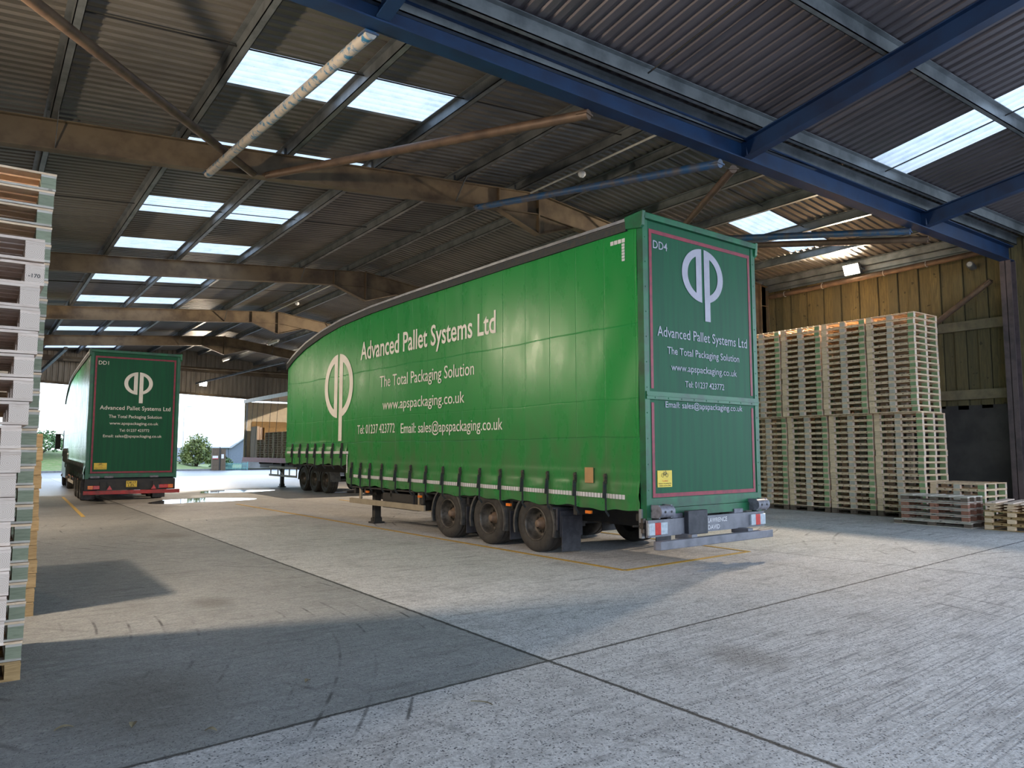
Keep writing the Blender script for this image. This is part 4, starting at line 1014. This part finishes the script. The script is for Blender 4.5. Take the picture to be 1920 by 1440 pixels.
# leaves and scraps on the near floor
leafm = simple('dry_leaf', (.24,.20,.12), (.12,.09,.06), .8)
for i, (x, y, L_, lb) in enumerate(((.47, 5.28, .10, 'pale curled leaf on the floor at the bottom left'), (.85, 5.06, .10, 'dark dry leaf on the floor at the bottom left'), (1.25, 4.72, .07, 'pale leaf on the floor left of the slab joint'), (2.05, 5.35, .07, 'brown leaf on the dark slab'), (2.75, 4.3, .16, 'curved twig on the near concrete'))):
    w = MB(); n = 8
    for k in range(n):
        a, b = k/n, (k+1)/n; wa, wb = .02*math.sin(math.pi*a)+.002, .02*math.sin(math.pi*b)+.002
        za, zb = .006 + .015*math.sin(3*a), .006 + .015*math.sin(3*b)
        if i == 4: w.bar((a*L_, .03*math.sin(3*a), .006), (b*L_, .03*math.sin(3*b), .006), .005, .005)
        else: w.add([(a*L_,-wa,za+.006),(b*L_,-wb,zb+.006),(b*L_,0,zb),(a*L_,0,za),(b*L_,wb,zb+.006),(a*L_,wa,za+.006)], [(0,1,2,3),(3,2,4,5)])
    o = obj('twig' if i == 4 else 'dry_leaf', w, leafm, None, (x, y, .0), (0, 0, i*1.3)); tag(o, lb, 'twig' if i == 4 else 'leaf')

# ------------------------------------------------------------------ outside the far doorway
grassm = simple('rough_grass', (.07,.12,.025), (.13,.14,.055), .9, sc=3, bump=.5, space='World')
def gh(x, y):
    d = y - 66
    left = max(0, min(1, (17.2 - x) / 7.5)); return .12 + max(0, min(d, 7)) / 7 * 1.5 * left ** .8 + .06*math.sin(x*2.1)*math.sin(y*1.7) * (d > .5)
w = MB(); vs = []; nx, ny = 110, 24
for i in range(nx+1):
    for j in range(ny+1):
        x = -25 + 60*i/nx; y = 65.9 + (34*(j/ny)**2); vs.append((x, y, gh(x, y)))
w.add(vs, [(i*(ny+1)+j, (i+1)*(ny+1)+j, (i+1)*(ny+1)+j+1, i*(ny+1)+j+1) for i in range(nx) for j in range(ny)], 0, True)
struct('grass_bank', w, grassm)
w = MB(); w.box(-25, 16.2, 65.6, 65.9, 0, .14); struct('kerb', w, simple('kerb_stone', (.18,.18,.18), rough=.8))
w = MB(); w.box(-120, 160, YE+13.6, 200, -.05, -.01); struct('ground_beyond', w, simple('yard_ground', (.1,.11,.12), rough=.8))
# bushes
leaf1 = simple('yellow_green_leaf', (.15,.17,.04), (.05,.085,.025), .7, sc=2, space='World')
leaf2 = simple('mid_green_leaf', (.10,.18,.06), (.05,.10,.04), .7, sc=2, space='World')
barkm = simple('dark_bark', (.08,.06,.045), rough=.9)
def bush(cx, cy, cz, rx, ry, rz, n, mat, label, seed, ls=.13):
    rd = random.Random(seed); t = thing('bush', label, 'bush', (cx, cy, cz))
    w = MB()
    for k in range(n):
        a = rd.uniform(0, 6.283); c = rd.uniform(-.25, 1); s_ = math.sqrt(max(0, 1-c*c)); r = rd.uniform(.72, 1.05) * (1 + .16*math.sin(a*5+c*4))
        p = Vector((rx*s_*math.cos(a)*r, ry*s_*math.sin(a)*r, rz*.25 + rz*c*r*.8)); 
        d = Vector((rd.gauss(0,1), rd.gauss(0,1), rd.gauss(0,1))).normalized(); e = d.cross(Vector((rd.gauss(0,1), rd.gauss(0,1), rd.gauss(0,1)))).normalized()
        q = ls * rd.uniform(.6, 1.4); w.add([p - d*q, p + e*q*.5, p + d*q, p - e*q*.5], [(0,1,2,3)])
    obj('foliage', w, mat, t)
    b = MB()
    for k in range(9):
        a = k*.7; b.tube((0,0,-.3), (rx*.6*math.cos(a), ry*.6*math.sin(a), rz*.6), .05, 6, r2=.015)
    obj('branches', b, barkm, t)
bush(16.0, 70, .4, 1.25, 1.2, 2.3, 2600, leaf1, 'rounded yellow-green bush on the bank beyond the doorway', 11)
bush(12.9, 73.5, 1.2, 1.1, 1.0, 1.1, 1200, leaf2, 'low green bush left of the yellow-green one', 12)
bush(17.4, 67.0, .15, .8, .8, .9, 900, leaf2, 'dark low bush beside the brown gate post', 13)
bush(4.2, 71, 1.5, 2.6, 1.5, 1.6, 2200, leaf2, 'hedge bush seen left of the DD1 trailer', 14)
# street lamp and small pole lamp
def street_lamp(x, y, z0, h, arm, label):
    t = thing('street_lamp', label, 'street lamp', (x, y, z0)); w = MB(); w.tube((0,0,0),(0,0,h),.07,10,r2=.045); w.tube((0,0,h),(arm,0,h+.03),.03,8); obj('pole', w, M['grey_alu'], t)
    w = MB(); w.box(arm*.6, arm*1.7, -.1, .1, h, h+.07); obj('lamp_head', w, M['grey_alu'], t, bevel=.02)
street_lamp(15.9, 75, 1.0, 4.75, .42, 'tall thin street lamp beyond the doorway')
street_lamp(17.0, 74, .8, 2.7, .25, 'short pole lamp rising above the yellow-green bush')
# brown gate pillars with notices
bp = simple('brown_pillar', (.10,.068,.042), (.07,.05,.03), .8)
for i, (x0, x1, h) in enumerate(((16.2, 16.75, 1.87), (16.9, 17.28, 1.80))):
    t = thing('gate_pillar', ['brown gate pillar with a red and white notice', 'brown gate pillar with a small white notice'][i], 'gate pillar', (x0, 65.4, 0))
    w = MB(); w.box(0, x1-x0, 0, .3, 0, h); obj('pillar', w, bp, t)
    w = MB(); w.box(.02, .46 if not i else .22, -.02, 0, .95 if not i else 1.0, 1.22 if not i else 1.35); no = obj('notice', w, M['white'], t)
    if not i: w = MB(); w.box(.02, .46, -.03, -.02, .95, 1.02); obj('notice_band', w, M['red_paint'], no)
w = MB(); w.box(16.78, 16.84, 65.4, 65.5, 0, 1.95); o = obj('gate_post', w, M['black']); tag(o, 'thin black post between the two brown gate pillars', 'post')
# palisade fence
t = thing('palisade_fence', 'low blue-green palisade fence in front of the grey shed', 'fence', (17.3, 65.6, 0)); fm = simple('blue_green_fence', (.12,.30,.30), rough=.5)
w = MB()
for k in range(22): w.box(k*.085, k*.085+.035, 0, .02, .03, .62)
obj('pales', w, fm, t); w = MB(); w.box(0, 1.9, .02, .05, .15, .19); w.box(0, 1.9, .02, .05, .5, .54); w.box(0,.05,0,.06,0,.7); w.box(1.85,1.9,0,.06,0,.7); obj('rails', w, fm, t)
w = MB(); w.box(18.9, 24.5, 66.2, 66.5, 0, .85); o = obj('yard_wall', w, simple('stained_grey_blocks', (.15,.15,.15), (.10,.10,.095), .85, sc=2)); tag(o, 'low stained grey block wall behind the open trailer', 'wall')
# grey shed
t = thing('farm_shed', 'grey clad shed with a pale roof beyond the gate', 'shed', (0, 0, 0)); gm = simple('grey_blue_cladding', (.10,.125,.16), (.085,.105,.14), .5)
w = MB(); w.prism_y([(20.9,0),(24.2,0),(27.4,0),(27.4,2.2),(25.9,3.2),(24.2,2.05),(20.9,2.05)], 90, 90.2); w.box(24.1, 24.2, 89.9, 90, 0, 2.05); obj('front_wall', w, gm, t)
w = MB(); w.box(20.9, 21.1, 90.2, 104, 0, 2.05); w.box(27.2, 27.4, 90.2, 104, 0, 2.2); obj('side_wall', w, gm, t)
w = MB(); rf = simple('pale_roof', (.30,.32,.34), rough=.5)
w.add([(20.6,89.7,2.02),(24.25,89.7,2.02),(25.9,89.7,3.25),(25.9,104,3.6),(23.2,104,3.6)], [(0,1,2,3,4)]); w.add([(25.9,89.7,3.25),(27.7,89.7,2.1),(27.7,104,2.4),(25.9,104,3.6)], [(0,1,2,3)])
w.box(20.6, 24.25, 89.65, 89.72, 1.95, 2.06); w.bar((24.25,89.68,2.0),(25.9,89.68,3.22),.06,.12); obj('roof', w, rf, t)
